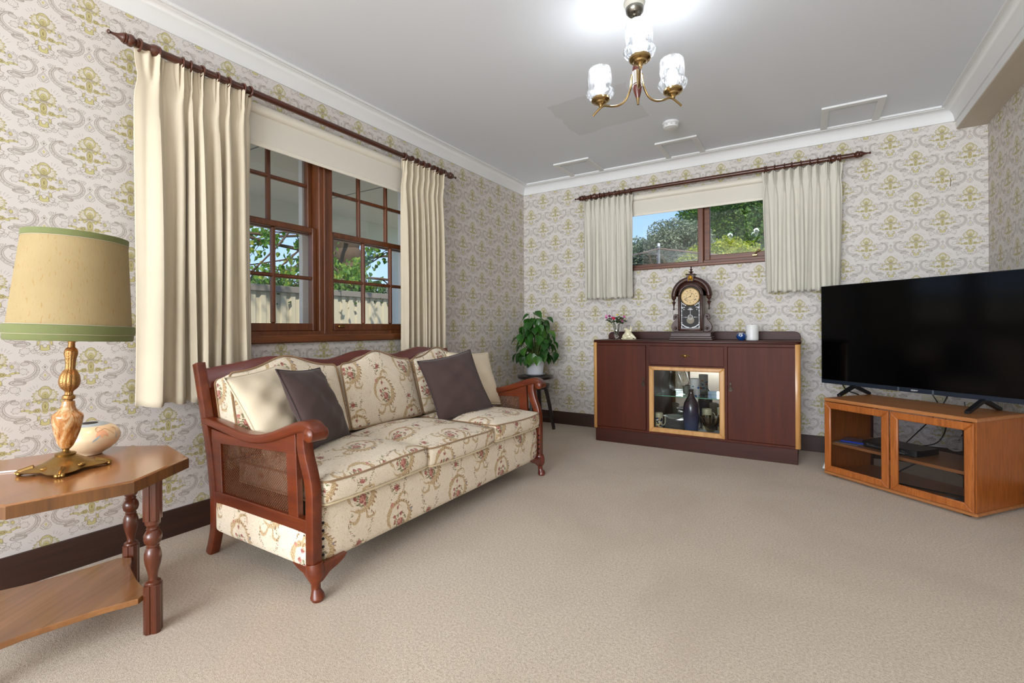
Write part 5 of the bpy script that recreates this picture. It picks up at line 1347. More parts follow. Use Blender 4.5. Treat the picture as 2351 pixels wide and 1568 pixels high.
for (px, pz, cname, sz) in ((-.090, .215, 'lpink', .012), (-.086, .198, 'pink', .011), (-.064, .212, 'purple', .013), (-.034, .200, 'pink', .010), (-.016, .190, 'red', .015), (.010, .222, 'yellow', .010), (.034, .184, 'yellow', .012), (.066, .204, 'pink', .012), (.046, .172, 'purple', .010), (.058, .162, 'pink', .009), (-.05, .185, 'purple', .009)):
    y_ = 4.21 + rnd.uniform(-.035, .03); c = (-1.478 + px, y_, ZS + pz)
    g = G(); 
    for j in range(6):
        a = j * PI / 3; g.ball((c[0] + cos(a) * sz * .42, c[1] + sin(a) * sz * .42, c[2] + (sz * .15 if j % 2 else 0)), (sz * .55, sz * .55, sz * .75), 8, 6)
    g.ball(c, (sz * .5, sz * .5, sz * .9), 8, 6); g.build('blossom', fc[cname], t)
    gst.tube([(-1.478 + px * .12, 4.21, ZS + .04), (-1.478 + px * .35, 4.21 + (y_ - 4.21) * .4, ZS + .13), (c[0], c[1], c[2] - sz * .5)], .0013, 5)
for i in range(60):
    a = rnd.uniform(0, 2 * PI); r = rnd.uniform(.012, .082); z = ZS + .155 + rnd.uniform(-.0, .045) - (r * .25 if rnd.random() < .4 else 0)
    out = Vector((cos(a), .6 * sin(a), rnd.uniform(-.5, .5))); heart(gl_, (-1.478 + cos(a) * r, 4.21 + sin(a) * r * .6, z), out, (rnd.uniform(-.4, .4), -.5, 1), rnd.uniform(.018, .030), .2)
gl_.build('leaves', fc['green'], t, angle=80); gst.build('stems', fc['green'], t)
# ivory laughing figure
t = thing('buddha_figurine', 'small ivory ceramic reclining figurine with a raised arm beside the crystal flower vase', 'figurine', (-1.362, 4.20, ZS))
bx, by = -1.362, 4.20
g = G(); g.ball((bx, by, ZS + .028), (.046, .034, .028), 22, 14); g.ball((bx - .004, by - .008, ZS + .045), (.036, .030, .032), 22, 14); g.ball((bx - .006, by - .004, ZS + .066), (.026, .022, .026), 18, 12)
g.ball((bx - .022, by - .008, ZS + .088), (.0155, .0155, .0165), 18, 12); g.ball((bx - .034, by - .014, ZS + .092), (.006, .006, .007), 10, 8); g.ball((bx - .022, by - .024, ZS + .086), (.004, .004, .004), 8, 6)
g.tube([(bx + .012, by, ZS + .070), (bx + .022, by, ZS + .088), (bx + .020, by, ZS + .105), (bx + .018, by, ZS + .122)], [.013, .012, .008, .003], 12)
g.tube([(bx + .020, by - .01, ZS + .05), (bx + .040, by - .012, ZS + .032), (bx + .060, by - .012, ZS + .014), (bx + .068, by - .012, ZS + .007)], [.014, .012, .009, .006], 12)
g.tube([(bx - .026, by - .01, ZS + .05), (bx - .042, by - .014, ZS + .034), (bx - .050, by - .016, ZS + .018)], [.013, .011, .008], 12)
g.ball((bx + .028, by - .022, ZS + .012), (.020, .014, .012), 14, 9); g.ball((bx - .028, by - .022, ZS + .012), (.022, .014, .012), 14, 9); g.ball((bx - .056, by - .014, ZS + .008), (.010, .012, .008), 12, 8)
o = g.build('body', M['ivory'], t, angle=60); md = o.modifiers.new('r', 'REMESH'); md.mode = 'VOXEL'; md.voxel_size = .0022; md.use_smooth_shade = True; md2 = o.modifiers.new('s', 'SMOOTH'); md2.iterations = 3
g = G(); g.box(bx - .050, bx + .060, by - .03, by + .035, ZS, ZS + .003, .001); g.build('base', M['ivory'], t)
# blue pot
bp = NT('blue_porcelain'); X_, Y_, Z_ = bp.xyz(bp.obj()); vv = bp.voro(bp.obj(), 90, 'DISTANCE_TO_EDGE')
topm = Z_.gt(.040) ; lat_ = (X_ + .002).abs().lt(.014) * Z_.gt(.034) * Y_.lt(0)
bp.set(bp.mix(lat_ * (1 - bp.ss(vv, .12, .2)), lin((22, 62, 122)), lin((214, 220, 224))), .15, 0, Coat_Weight=.6)
g = G(); g.lathe([(0, 0), (.018, 0), (.020, .003), (.032, .014), (.038, .030), (.034, .046), (.022, .058), (.016, .061), (.0, .061)], (-.447, 4.19, ZS), 40); tag(g.build('ginger_pot', bp.m), 'small round blue and white porcelain pot beside the white candle jar on the sideboard', 'pot')
t = thing('candle_jar', 'plain white ceramic candle jar at the right part of the sideboard top', 'candle', (-.374, 4.235, ZS))
g = G(); g.lathe([(0, 0), (.043, 0), (.0465, .004), (.047, .012), (.047, .122), (.046, .124), (.044, .123), (.043, .100), (0, .098)], (-.374, 4.235, ZS), 48); g.build('jar', plain('candle_white', (226, 226, 224), .35, var=.01), t)
g = G(); g.lathe([(0, .0985), (.0428, .0985), (.0428, .103), (0, .103)], (-.374, 4.235, ZS), 40); g.tube([(-.374, 4.235, ZS + .1), (-.374, 4.235, ZS + .114)], .0012, 6); g.build('wax', M['ivory'], t)

# ------------------------------------------------------------ mantel clock
cx, cyf = -.823, 4.13
ck = thing('mantel_clock', 'arched dark timber mantel clock with a painted glass door on the sideboard centre', 'clock', (cx, 4.20, ZS))
g = G(); g.box(cx - .172, cx + .172, cyf - .005, cyf + .135, ZS, ZS + .012, .003); g.box(cx - .166, cx + .166, cyf + .002, cyf + .13, ZS + .012, ZS + .030, .003); g.box(cx - .158, cx + .158, cyf + .008, cyf + .125, ZS + .030, ZS + .060, .002); g.box(cx - .166, cx + .166, cyf, cyf + .13, ZS + .060, ZS + .069, .003); g.build('plinth', M['clockx'], ck)
z0 = ZS + .069; zc = 1.262
def arch(r, zb, n=20): return [(cx + r, zb)] + [(cx + r * cos(PI * i / n), zc + r * sin(PI * i / n)) for i in range(n + 1)] + [(cx - r, zb)]
g = G(); g.prism(arch(.100, z0), cyf + .018, cyf + .12, 'y', .002); case_ = g.build('case', M['clockw'], ck)
# outer arch moulding with backboard
def archband(g, r0, r1, y0, y1, zb, b=.004, n=24):
    pts = [(cx + r1, zb)] + [(cx + r1 * cos(PI * i / n), zc + r1 * sin(PI * i / n)) for i in range(n + 1)] + [(cx - r1, zb)] + [(cx - r0, zb)] + [(cx + r0 * cos(PI - PI * i / n), zc + r0 * sin(PI - PI * i / n)) for i in range(n + 1)] + [(cx + r0, zb)]
    g.prism(pts, y0, y1, 'y', b)
g = G(); archband(g, .100, .150, cyf + .05, cyf + .10, zc - .002, .002)
g.tube([(cx + .138 * cos(PI * i / 28), cyf + .045, zc + .138 * sin(PI * i / 28)) for i in range(29)], .0195, 16); archband(g, .150, .160, cyf + .042, cyf + .10, zc, .002)
g.build('arch', M['clockw'], ck, angle=50)
DROP = [(0, -.118), (.004, -.116), (.005, -.110), (.009, -.107), (.005, -.104), (.005, -.085), (.010, -.062), (.016, -.055), (.017, -.051), (.008, -.047), (.007, -.034), (.013, -.028), (.018, -.020), (.020, -.012), (.017, -.006), (.022, -.002), (.022, .004)]
for s in (-1, 1):
    g = G(); g.lathe(DROP, (cx + s * .140, cyf + .05, zc), 24); g.build('drop_finial', M['clockw'], ck)
    # side scroll
    outl = [(.096, z0), (.135, z0), (.155, z0 + .012), (.163, z0 + .038), (.156, z0 + .065), (.138, z0 + .090), (.126, z0 + .104), (.134, z0 + .108), (.143, z0 + .098), (.147, z0 + .112), (.145, z0 + .135), (.132, z0 + .149), (.112, z0 + .147), (.099, z0 + .132), (.096, z0 + .100)]
    g = G(); g.prism([(cx + s * a, b) for a, b in outl], cyf + .045, cyf + .075, 'y', .003)
    sc_ = g.build('side_scroll', M['clockw'], ck)
    g = G()
    for (a, b, r) in ((.124, z0 + .028, .019), (.124, z0 + .125, .013)):
        g.torus((cx + s * a, cyf + .044, b), r, .003, 'y', 24, 6); g.ball((cx + s * a, cyf + .043, b), (r * .6, r * .5, r * .6), 14, 9)
    g.build('roundel', M['clockx'], sc_)
g = G(); g.prism([(cx - .025, 1.378), (cx + .025, 1.378), (cx + .030, 1.436), (cx - .030, 1.436)], cyf + .016, cyf + .09, 'y', .003); g.box(cx - .038, cx + .038, cyf + .008, cyf + .098, 1.434, 1.442, .003); g.build('keystone', M['clockw'], ck)
g = G(); g.ball((cx, cyf + .013, 1.408), (.012, .010, .017), 16, 12); g.ball((cx, cyf + .012, 1.415), (.016, .007, .015), 16, 10); g.tube([(cx - .013, cyf + .012, 1.415), (cx - .015, cyf + .012, 1.395), (cx - .011, cyf + .012, 1.382)], .005, 8); g.tube([(cx + .013, cyf + .012, 1.415), (cx + .015, cyf + .012, 1.395), (cx + .011, cyf + .012, 1.382)], .005, 8); g.ball((cx, cyf + .003, 1.405), (.003, .003, .004), 8, 6); g.build('gilt_mask', plain('gilt', (196, 146, 50), .3, metal=.9, var=.15), ck)['label'] = 'gilt face mask'
g = G(); g.lathe([(.014, 1.442), (.014, 1.446), (.008, 1.452), (.019, 1.459), (.020, 1.462), (.009, 1.466), (.005, 1.472), (.012, 1.479), (.013, 1.482), (.005, 1.486), (.0035, 1.494), (.0075, 1.499), (.0075, 1.501), (.003, 1.505), (0, 1.508)], (cx, cyf + .055, 0), 24); g.build('top_finial', M['clockw'], ck)
# door frame
g = G(); archband(g, .078, .095, cyf, cyf + .02, zc, .003); g.box(cx - .095, cx - .078, cyf, cyf + .02, z0 + .012, zc, .003); g.box(cx + .078, cx + .095, cyf, cyf + .02, z0 + .012, zc, .003); g.box(cx - .095, cx + .095, cyf, cyf + .02, z0 + .006, z0 + .026, .003)
dr = g.build('door', M['clockw'], ck, angle=45)
g = G(); g.prism([(cx + .079, z0 + .02)] + [(cx + .079 * cos(PI * i / 16), zc + .079 * sin(PI * i / 16)) for i in range(17)] + [(cx - .079, z0 + .02)], cyf + .016, cyf + .0175, 'y'); g.build('dark_backing', plain('clock_dark', (26, 22, 20), .6), ck)
dm = NT('clock_dial'); X_, Y_, Z_ = dm.xyz(dm.obj()); 
dm.set(dm.mix(dm.noise(dm.obj(), 30, 3), lin((206, 174, 118)), lin((226, 198, 146))), .5)
dz = 1.253; yd = cyf + .0145
g = G(); g.lathe([(0, 0), (.070, 0), (.070, .0012), (0, .0012)], n=48, M=Matrix.Translation((cx, yd, dz)) @ Matrix.Rotation(PI / 2, 4, 'X')); dial = g.build('dial', dm.m, ck)
g = G(); g.torus((cx, yd - .001, dz), .0725, .0045, 'y', 48, 8); g.build('bezel', M['brassb'], dial)
blk = plain('black_ink', (30, 26, 24), .5, var=0)
g = G(); g.torus((cx, yd - .0014, dz), .031, .0007, 'y', 40, 5); g.torus((cx, yd - .0014, dz), .0335, .0005, 'y', 40, 5); g.torus((cx, yd - .0014, dz), .062, .0004, 'y', 40, 5); g.build('chapter_ring', plain('dial_grey', (120, 110, 92), .5), dial)
NUM = ['XII', 'I', 'II', 'III', 'IIII', 'V', 'VI', 'VII', 'VIII', 'IX', 'X', 'XI']
for i, s_ in enumerate(NUM):
    g = G(); a = rad(30 * i); wch = {'I': .0032, 'V': .0068, 'X': .0068}; tot = sum(wch[c] for c in s_); xx = -tot / 2; sc_ = min(1, .019 / tot)
    Mt = Matrix.Translation((cx, yd - .0016, dz)) @ Matrix.Rotation(a, 4, 'Y') @ Matrix.Translation((0, 0, .049))
    for c in s_:
        w_ = wch[c]; m_ = (xx + w_ / 2) * sc_; h = .0062; tk = .0011
        def st(xa, za, xb, zb, k): g.add([(xa - k, 0, za), (xa + k, 0, za), (xb + k, 0, zb), (xb - k, 0, zb)], [(0, 1, 2, 3)], Mt)
        if c == 'I': st(m_, -h, m_, h, tk * .75)
        elif c == 'V': st(m_ - .0024 * sc_, h, m_, -h, tk * .8); st(m_ + .0024 * sc_, h, m_, -h, tk * .4)
        else: st(m_ - .0024 * sc_, h, m_ + .0024 * sc_, -h, tk * .8); st(m_ + .0024 * sc_, h, m_ - .0024 * sc_, -h, tk * .4)
        xx += w_
    g.build('numeral', blk, dial, smooth=False)
def hand(ang, L_, wd, nm):
    Mt = Matrix.Translation((cx, yd - .003, dz)) @ Matrix.Rotation(rad(ang), 4, 'Y'); g = G()
    g.prism([(-.0012, -.006), (.0012, -.006), (.001, L_ * .55), (wd, L_ * .66), (.0008, L_ * .8), (0, L_), (-.0008, L_ * .8), (-wd, L_ * .66), (-.001, L_ * .55)], -.0004, .0004, 'y', M=Mt); g.build(nm, blk, dial, smooth=False)
hand(28, .036, .0035, 'hour_hand'); hand(250, .056, .0028, 'minute_hand')
g = G(); g.ball((cx, yd - .003, dz), (.004, .003, .004), 12, 8); g.torus((cx - .034, yd - .0015, dz - .028), .004, .0015, 'y', 14, 6); g.torus((cx + .034, yd - .0015, dz - .028), .004, .0015, 'y', 14, 6); g.build('winding_hole', blk, dial)
# painted glass decoration
wl = plain('white_enamel', (216, 218, 224), .4, var=.02); g = G(); yq = cyf + .012
def ln_(pts, r=.0012): g.tube([(cx + a, yq, b) for a, b in pts], r, 5)
for s in (-1, 1):
    ln_([(s * .071, z0 + .03), (s * .071, 1.20)], .0016); ln_([(s * .066, z0 + .03), (s * .066, 1.19)], .0008)
    for zz in (z0 + .04, z0 + .075, 1.10, 1.135, 1.165): g.ball((cx + s * .069, yq, zz), (.006, .001, .0045), 10, 6)
    for k in range(9):
        a = k / 8; g.ball((cx + s * (.066 - .050 * a), yq, z0 + .062 - .026 * sin(a * PI / 2) ), (.0055, .001, .0045), 8, 6)
    for k in range(7): g.ball((cx + s * (.070 - .006 * k), yq, 1.205 - .0035 * k - .006 * (k % 2)), (.0035, .001, .005), 8, 6)
    for k in range(5): g.ball((cx + s * (.066 - .005 * k), yq, 1.165 - .006 * k * (k % 2) ), (.0035, .001, .005), 8, 6)
    ln_([(s * .022, 1.083), (s * .066, 1.083)], .0007)
    for k in range(3): g.ball((cx + s * (.032 + .007 * k), yq, 1.083), (.003, .001, .004 - .001 * k), 8, 6)
ln_([(-.074, z0 + .028), (.074, z0 + .028)], .0022); ln_([(-.074, z0 + .034), (.074, z0 + .034)], .0009)
for k in range(9): a = rad(-70 + 17.5 * k); ln_([(0, 1.142), (.022 * sin(a), 1.142 + .020 * cos(a) * (1 if abs(k - 4) < 3 else .6))], .0014)
ln_([(0, 1.142), (0, 1.102)], .0018); g.torus((cx, yq, 1.083), .0185, .0024, 'y', 32, 6); g.torus((cx, yq, 1.083), .011, .0009, 'y', 24, 5)
g.build('painted_decoration', wl, dr, angle=60)
g = G(); g.lathe([(0, 0), (.030, 0), (.030, .002), (0, .002)], n=32, M=Matrix.Translation((cx, cyf + .0158, 1.058)) @ Matrix.Rotation(PI / 2, 4, 'X')); g.tube([(cx, cyf + .0155, 1.17), (cx, cyf + .0155, 1.08)], .001, 6); g.build('pendulum', plain('pendulum_metal', (96, 90, 78), .45, metal=.7), ck)

# ------------------------------------------------------------ television stand (rotated across the corner)
OS = Vector((.736, 3.352, 0)); AA = Vector((-.783, .622, 0)).normalized(); ang = math.atan2(-AA.y, -AA.x)   # local -x = along the front towards the left
def tvw(x, y, z): return (x, y, z)
stand = thing('tv_stand', 'low teak laminate television cabinet with two glass doors across the right corner', 'tv stand', tuple(OS), ang)
W_, D_ = .812, .43
g = G(); g.box(-W_ - .006, .006, -.006, D_ + .004, .498, .520, .004); g.build('top', M['tvwx'], stand, world=False)
g = G(); g.box(-.016, 0, .004, D_, .030, .498, .001); g.build('side_panel', M['tvw'], stand, world=False)
g = G(); g.box(-W_, -W_ + .016, .004, D_, .030, .498, .001); g.build('side_panel', M['tvw'], stand, world=False)
g = G(); g.box(-W_ - .008, .010, -.012, D_ + .004, .012, .030, .006); g.build('plinth', M['tvwx'], stand, world=False)
g = G(); g.box(-W_ + .016, -.016, .030, D_ - .02, .208, .226, .002); g.build('shelf', M['tvwx'], stand, world=False)
bkm = wood('dark_back', (50, 28, 22), (66, 38, 30), 'z')
g = G(); g.box(-.27, -.016, D_ - .012, D_ - .004, .03, .498, 0); g.build('back_panel', bkm, stand, world=False)
g = G(); g.box(-W_ + .016, -W_ + .03, D_ - .012, D_ - .004, .03, .498, 0); g.build('back_panel', bkm, stand, world=False)
g = G(); 
for (x_, y_) in ((-.05, .03), (-W_ + .05, .03), (-.05, D_ - .04), (-W_ + .05, D_ - .04)): g = G(); g.box(x_ - .02, x_ + .02, y_ - .012, y_ + .012, 0, .013, .003); g.build('caster', M['black'], stand, world=False)
gt = glassy('door_glass', (.80, .80, .82), 1.3)
for (xa, xb) in ((-W_ + .003, -.410), (-.402, -.003)):
    g = G(); za, zb = .033, .4955; fw = .042
    for poly in ([(xa, za), (xb, za), (xb - fw, za + fw), (xa + fw, za + fw)], [(xa, zb), (xb, zb), (xb - fw, zb - fw), (xa + fw, zb - fw)], [(xa, za), (xa, zb), (xa + fw, zb - fw), (xa + fw, za + fw)], [(xb, za), (xb, zb), (xb - fw, zb - fw), (xb - fw, za + fw)]): g.prism(poly, -.018, .001, 'y', .005)
    d = g.build('door', M['tvw'], stand, world=False)
    g = G(); g.box(xa + fw - .003, xb - fw + .003, -.008, -.005, za + fw - .003, zb - fw + .003, 0); g.build('glass', gt, d, world=False, smooth=False)
def wl_(x, y, z): return tuple(WM[stand.name] @ Vector((x, y, z)))
# devices and cases on the shelf
pr = thing('disc_player', 'flat black disc player on the shelf of the television cabinet', 'disc player', wl_(-.48, .18, .226), ang)
g = G(); g.prism([(-.155, -.085), (-.120, -.100), (.120, -.100), (.155, -.085), (.165, -.060), (.165, .10), (-.165, .10)], .004, .040, 'z', .002); g.box(-.14, .14, -.09, .09, 0, .005, 0); pb = g.build('case', M['black'], pr, world=False)
g = G(); g.box(-.115, .115, -.1006, -.0995, .018, .0195, 0); g.box(.06, .10, -.1006, -.0995, .010, .014, 0); g.box(.08, .10, -.1006, -.0995, .026, .028, 0); g.build('display', plain('silver_print', (150, 150, 150), .4), pb, world=False)
def letters(g, txt, x0, z0, h, y, k=.16):
    """block letters as strokes in the x-z plane"""
    S = {'S': [(1, 1, 0, 1), (0, 1, 0, .5), (0, .5, 1, .5), (1, .5, 1, 0), (1, 0, 0, 0)], 'O': [(0, 0, 0, 1), (0, 1, 1, 1), (1, 1, 1, 0), (1, 0, 0, 0)], 'N': [(0, 0, 0, 1), (0, 1, 1, 0), (1, 0, 1, 1)], 'Y': [(0, 1, .5, .5), (1, 1, .5, .5), (.5, .5, .5, 0)],
         'B': [(0, 0, 0, 1), (0, 1, .8, 1), (.8, 1, .8, .5), (0, .5, 1, .5), (1, .5, 1, 0), (1, 0, 0, 0)], 'l': [(0, 0, 0, 1)], 'u': [(0, .6, 0, 0), (0, 0, .8, 0), (.8, 0, .8, .6)], '-': [(0, .4, .6, .4)], 'r': [(0, 0, 0, .6), (0, .5, .6, .6)], 'a': [(0, .6, .7, .6), (.7, .6, .7, 0), (.7, 0, 0, 0), (0, 0, 0, .35), (0, .35, .7, .35)], 'y': [(0, .6, .4, 0), (.8, .6, .1, -.4)]}
    x = x0; w_ = h * .95
    for c in txt:
        for (a, b, c2, d2) in S[c]:
            p = Vector((x + a * w_, z0 + b * h)); q = Vector((x + c2 * w_, z0 + d2 * h)); e = (q - p).normalized(); nn = Vector((-e.y, e.x)) * h * k / 2; ee = e * h * k / 2
            g.add([(v.x, y, v.y) for v in (p - ee + nn, q + ee + nn, q + ee - nn, p - ee - nn)], [(0, 1, 2, 3)])
        x += w_ * (1.35 if c not in 'l' else .4)
    return x
g = G(); letters(g, 'Blu-ray', -.118, .024, .006, -.1007); g.build('disc_logo', plain('grey_print', (140, 140, 144), .4), pb, world=False, smooth=False)
g = G(); g.box(-.07, .07, -.045, .045, 0, .006, .002); o = g.build('silver_player', plain('silver_case', (150, 150, 146), .35, metal=.5), None, origin=(0, 0, 0)); tag(o, 'slim silver remote lying under the blue disc case in the television cabinet', 'remote control'); o.location = wl_(-.715, .085, .2262); o.rotation_euler = (0, 0, ang + .2); o.name = 'remote_control'
g = G(); g.box(-.05, .05, -.012, .012, 0, .012, .004); o = g.build('remote_handset', M['black'], None, origin=(0, 0, 0)); tag(o, 'small black handset on the cabinet shelf left of the disc case', 'remote control'); o.location = wl_(-.745, .19, .2262); o.rotation_euler = (0, 0, ang + .3)
dc = thing('disc_case', 'blue plastic disc case on the cabinet shelf leaning on the disc player', 'disc case', wl_(-.690, .14, .236), ang + .35)
g = G(); g.box(-.085, .085, -.068, .068, .0, .010, .002, M=Matrix.Rotation(rad(0), 4, 'Y')); cb_ = g.build('case', plain('blue_case', (20, 66, 190), .3, var=.02), dc, world=False)
g = G(); g.box(-.080, .082, -.064, .064, .0101, .0106, 0); g.build('cover_sheet', plain('case_cover', (104, 108, 128), .3, var=.35, scale=40), cb_, world=False)
g = G(); g.box(-.085, .085, -.068, .068, 0, .006, .001); 
o = g.build('disc_case_underneath', plain('grey_case', (120, 122, 126), .4), None, origin=(0, 0, 0)); o.name = 'disc_case'; tag(o, 'grey disc case lying flat beneath the blue one in the television cabinet', 'disc case'); o.location = wl_(-.698, .15, .229); o.rotation_euler = (0, 0, ang + .2)
def sheet(nm, x, y, z, a, w_, d_, c, label, cat):
    g = G(); g.box(-w_ / 2, w_ / 2, -d_ / 2, d_ / 2, 0, .0022, 0); o = g.build(nm, plain(nm + '_paint', c, .35, var=.1, scale=20), None, origin=(0, 0, 0)); tag(o, label, cat); o.location = wl_(x, y, z); o.rotation_euler = (0, 0, ang + a)
sheet('booklet', -.16, .10, .0302, .5, .20, .14, (150, 182, 196), 'pale blue booklet on the bottom of the television cabinet', 'booklet')
sheet('magazine', -.10, .13, .0326, .1, .13, .19, (90, 84, 84), 'dark printed magazine on the bottom of the television cabinet at the right', 'magazine')
# cables
def cable(pts, r, mat, label):
    g = G(); g.tube(smoothpts([wl_(*p) for p in pts], 8), r, 8); o = g.build('cable', mat); tag(o, label, 'cable')
gry = plain('grey_cable', (150, 144, 132), .5)
cable([(-.50, .30, .262), (-.52, .42, .30), (-.47, .52, .42), (-.42, .56, .55), (-.40, .50, .62)], .0035, M['black'], 'black cable crossing behind the disc player, left of the crossing pair')
cable([(-.42, .30, .255), (-.40, .44, .28), (-.41, .53, .40), (-.50, .56, .55), (-.52, .50, .62)], .0035, M['black'], 'black cable crossing behind the disc player, right of the crossing pair')
cable([(-.30, .50, .535), (-.29, .50, .40), (-.30, .47, .33), (-.31, .46, .30)], .0025, M['black'], 'thin black cable hanging from the wall outlet behind the cabinet')
cable([(-.22, .56, .545), (-.20, .54, .42), (-.19, .48, .30), (-.21, .44, .238)], .0045, gry, 'grey power cable hanging from the wall outlet to the cabinet shelf')
cable([(-.55, .20, .035), (-.42, .30, .16), (-.33, .34, .16), (-.22, .32, .13), (-.10, .28, .17)], .004, M['black'], 'black cable drooping below the shelf in the television cabinet')
cable([(-.48, .14, .034), (-.36, .17, .034), (-.24, .20, .036), (-.13, .26, .034), (-.05, .30, .08)], .0035, M['black'], 'black cable curling over the bottom of the television cabinet')
g = G()
for k in range(7): g.torus(wl_(-.31, .44 - k * .003, .285), .045 - .0022 * (k % 4), .0028, 'y', 30, 6)
c_ = g.build('coiled_cable', gry); tag(c_, 'coil of grey cable behind the disc player in the television cabinet', 'cable')

# ------------------------------------------------------------ television
tvp = .28; TW, TL_ = 1.225, -1.05
tv = thing('television', 'large black flat screen television on two black feet on the teak cabinet', 'television', wl_(TL_ + TW / 2, tvp, .520), ang)
def tvb(x0, x1, y0, y1, z0, z1, b, nm, mat, par=None):
    g = G(); g.box(x0, x1, y0, y1, z0, z1, b); return g.build(nm, mat, par or tv, world=False)
hw = TW / 2; zb, zt = .065, .775     # relative to the cabinet top
body = tvb(-hw, hw, .004, .030, zb, zt, .003, 'body', M['black']); tvb(-hw + .12, hw - .12, .028, .075, zb + .01, zt - .25, .01, 'rear_housing', M['black'])
tvb(-hw + .004, hw - .004, .000, .0045, zb + .028, zt - .004, 0, 'screen', M['screen']); bz = tvb(-hw, hw, -.002, .0045, zb, zb + .027, .001, 'bottom_bezel', M['bezel'])
g = G(); g.box(-hw, -hw + .004, -.001, .006, zb, zt, 0); g.box(hw - .004, hw, -.001, .006, zb, zt, 0); g.box(-hw, hw, -.001, .006, zt - .004, zt, 0); g.build('frame', M['black'], tv, world=False)
g = G(); x_end = letters(g, 'SONY', -.022, zb + .010, .0075, -.0026, .22); g.build('maker_logo', plain('silver_logo', (206, 208, 212), .3, var=0), bz, world=False, smooth=False)
g = G(); g.box(-.10, -.09, -.0028, -.0019, zb + .001, zb + .026, 0); g.box(.09, .10, -.0028, -.0019, zb + .001, zb + .026, 0); g.build('bezel_joint', plain('joint_grey', (74, 82, 92), .4), bz, world=False, smooth=False)
for fx in (-.375, .335):
    g = G()
    for sd in (-1, 1):
        g.prism([(-.012, .078), (.012, .078), (.016, .060), (.0, .052), (-.016, .060)], 0, .001, 'y') if False else None
    path = [(-.150, .010), (-.02, .062), (.02, .062), (.150, .010)]
    vs = []
    g.prism([(-.156, .0), (-.138, .0), (-.005, .050), (.005, .050), (.138, .0), (.156, .0), (.156, .016), (.020, .072), (-.020, .072), (-.156, .016)], fx - .011, fx + .011, 'x', .003)
    g.build('foot', M['black'], tv, world=False)
cable([(-.94, .33, .60), (-.92, .36, .54), (-.88, .44, .50), (-.80, .52, .40)], .004, M['black'], 'black cable behind the left foot of the television')

# wall outlet, adaptor, nail marks
t = thing('wall_outlet', 'cream double power point with a plug on the back wall behind the television cabinet', 'power point', (.77, B, .46))
g = G(); g.box(.705, .835, B - .009, B, .455, .525, .003); pl_ = g.build('plate', plain('outlet_cream', (206, 200, 180), .4, var=.01), t)
g = G(); g.box(.745, .762, B - .012, B - .008, .500, .512, .001); g.box(.80, .812, B - .012, B - .008, .500, .512, .001); g.build('switch', M['white'], pl_)
g = G(); g.box(.782, .818, B - .040, B - .008, .462, .492, .006); g.build('plug', plain('plug_cream', (200, 192, 160), .4), t)
g = G(); g.prism([(0, 0), (.07, 0), (.07, .032), (.012, .034)], 0, .05, 'y', .002, M=Matrix.Translation((.085, 4.02, 0))); o = g.build('power_adaptor', M['white']); tag(o, 'small white plastic block on the carpet beside the left end of the television cabinet', 'adaptor')
g = G(); g.tube([(.868, B - .003, 1.99), (.872, B - .004, 2.03), (.868, B - .003, 2.05)], .0018, 6); o = g.build('wall_hook', plain('old_glue', (118, 92, 60), .6)); tag(o, 'small brown hook mark high on the back wall wallpaper above the television', 'hook')

# ------------------------------------------------------------ outside, left
def leafcloud(g, cen, rad3, n, size, rnd, shell=.5):
    for _ in range(n):
        while True:
            p = Vector((rnd.uniform(-1, 1), rnd.uniform(-1, 1), rnd.uniform(-1, 1)))
            if shell < p.length < 1: break
        q = Vector(cen) + Vector((p.x * rad3[0], p.y * rad3[1], p.z * rad3[2]))
        t_ = Vector((rnd.gauss(0, 1), rnd.gauss(0, 1), rnd.gauss(0, .8))).normalized(); s_ = t_.cross(Vector((rnd.gauss(0, 1), rnd.gauss(0, 1), rnd.gauss(0, 1)))).normalized()
        L_ = size * rnd.uniform(.6, 1.3); w_ = L_ * .32
        g.add([q, q + t_ * L_ * .5 + s_ * w_, q + t_ * L_, q + t_ * L_ * .5 - s_ * w_], [(0, 1, 2, 3)])
def leafmat(name, a, b, c):
    t = NT(name); n = t.noise(t.pos(), 2.2, 4, .7); v = t.noise(t.pos(), 22, 2)
    col = t.ramp(n * .5 + v * .5, [(.36, lin(a)), (.5, lin(b)), (.62, lin(c))]); t.set(col, .6, 0)
    tl = t.n('ShaderNodeBsdfTranslucent'); t.link(col, tl.inputs[0]); m_ = t.n('ShaderNodeMixShader'); m_.inputs[0].default_value = .4
    t.link(t.b.outputs[0], m_.inputs[1]); t.link(tl.outputs[0], m_.inputs[2]); t.t.links.new(m_.outputs[0], t.out.inputs[0]); return t.m
M['grass'] = plain('lawn', (92, 110, 56), .95, var=.3, scale=4)
g = G(); g.box(-30, L - .25, -12, 30, -.4, -.3, 0); g.box(L - .25, 25, B + .25, 30, -.4, -.3, 0); o = g.build('lawn', M['grass'], smooth=False, origin=(0, 0, -.3)); struct(o)
g = G(); g.box(-6.2, L - .25, -6, 16, -.3, -.27, 0); o = g.build('added_patio', plain('added_patio_concrete', (196, 190, 176), .8, var=.06), smooth=False, origin=(0, 0, -.3)); struct(o)  # pale slab added out of view to bounce sun up to the soffit
rnd = random.Random(3)
white = plain('verandah_white', (240, 236, 222), .6, var=.02)
grate = plain('verandah_soffit', (240, 230, 206), .7, var=.02)
g = G(); g.box(-4.95, L - .225, -2, 5.1, 2.40, 2.43, 0)
vr = thing('verandah', 'white verandah roof with a beam and posts outside the large left window', 'verandah', (-4.9, 2, -.3))
g.build('soffit', grate, vr, smooth=False)
g = G(); g.box(-4.96, -4.88, -2, 5.1, 2.11, 2.42, .004); g.build('beam', white, vr)
g = G(); g.box(-4.945, -4.855, 4.80, 4.89, -.3, 2.11, .003); g.build('post', white, vr)
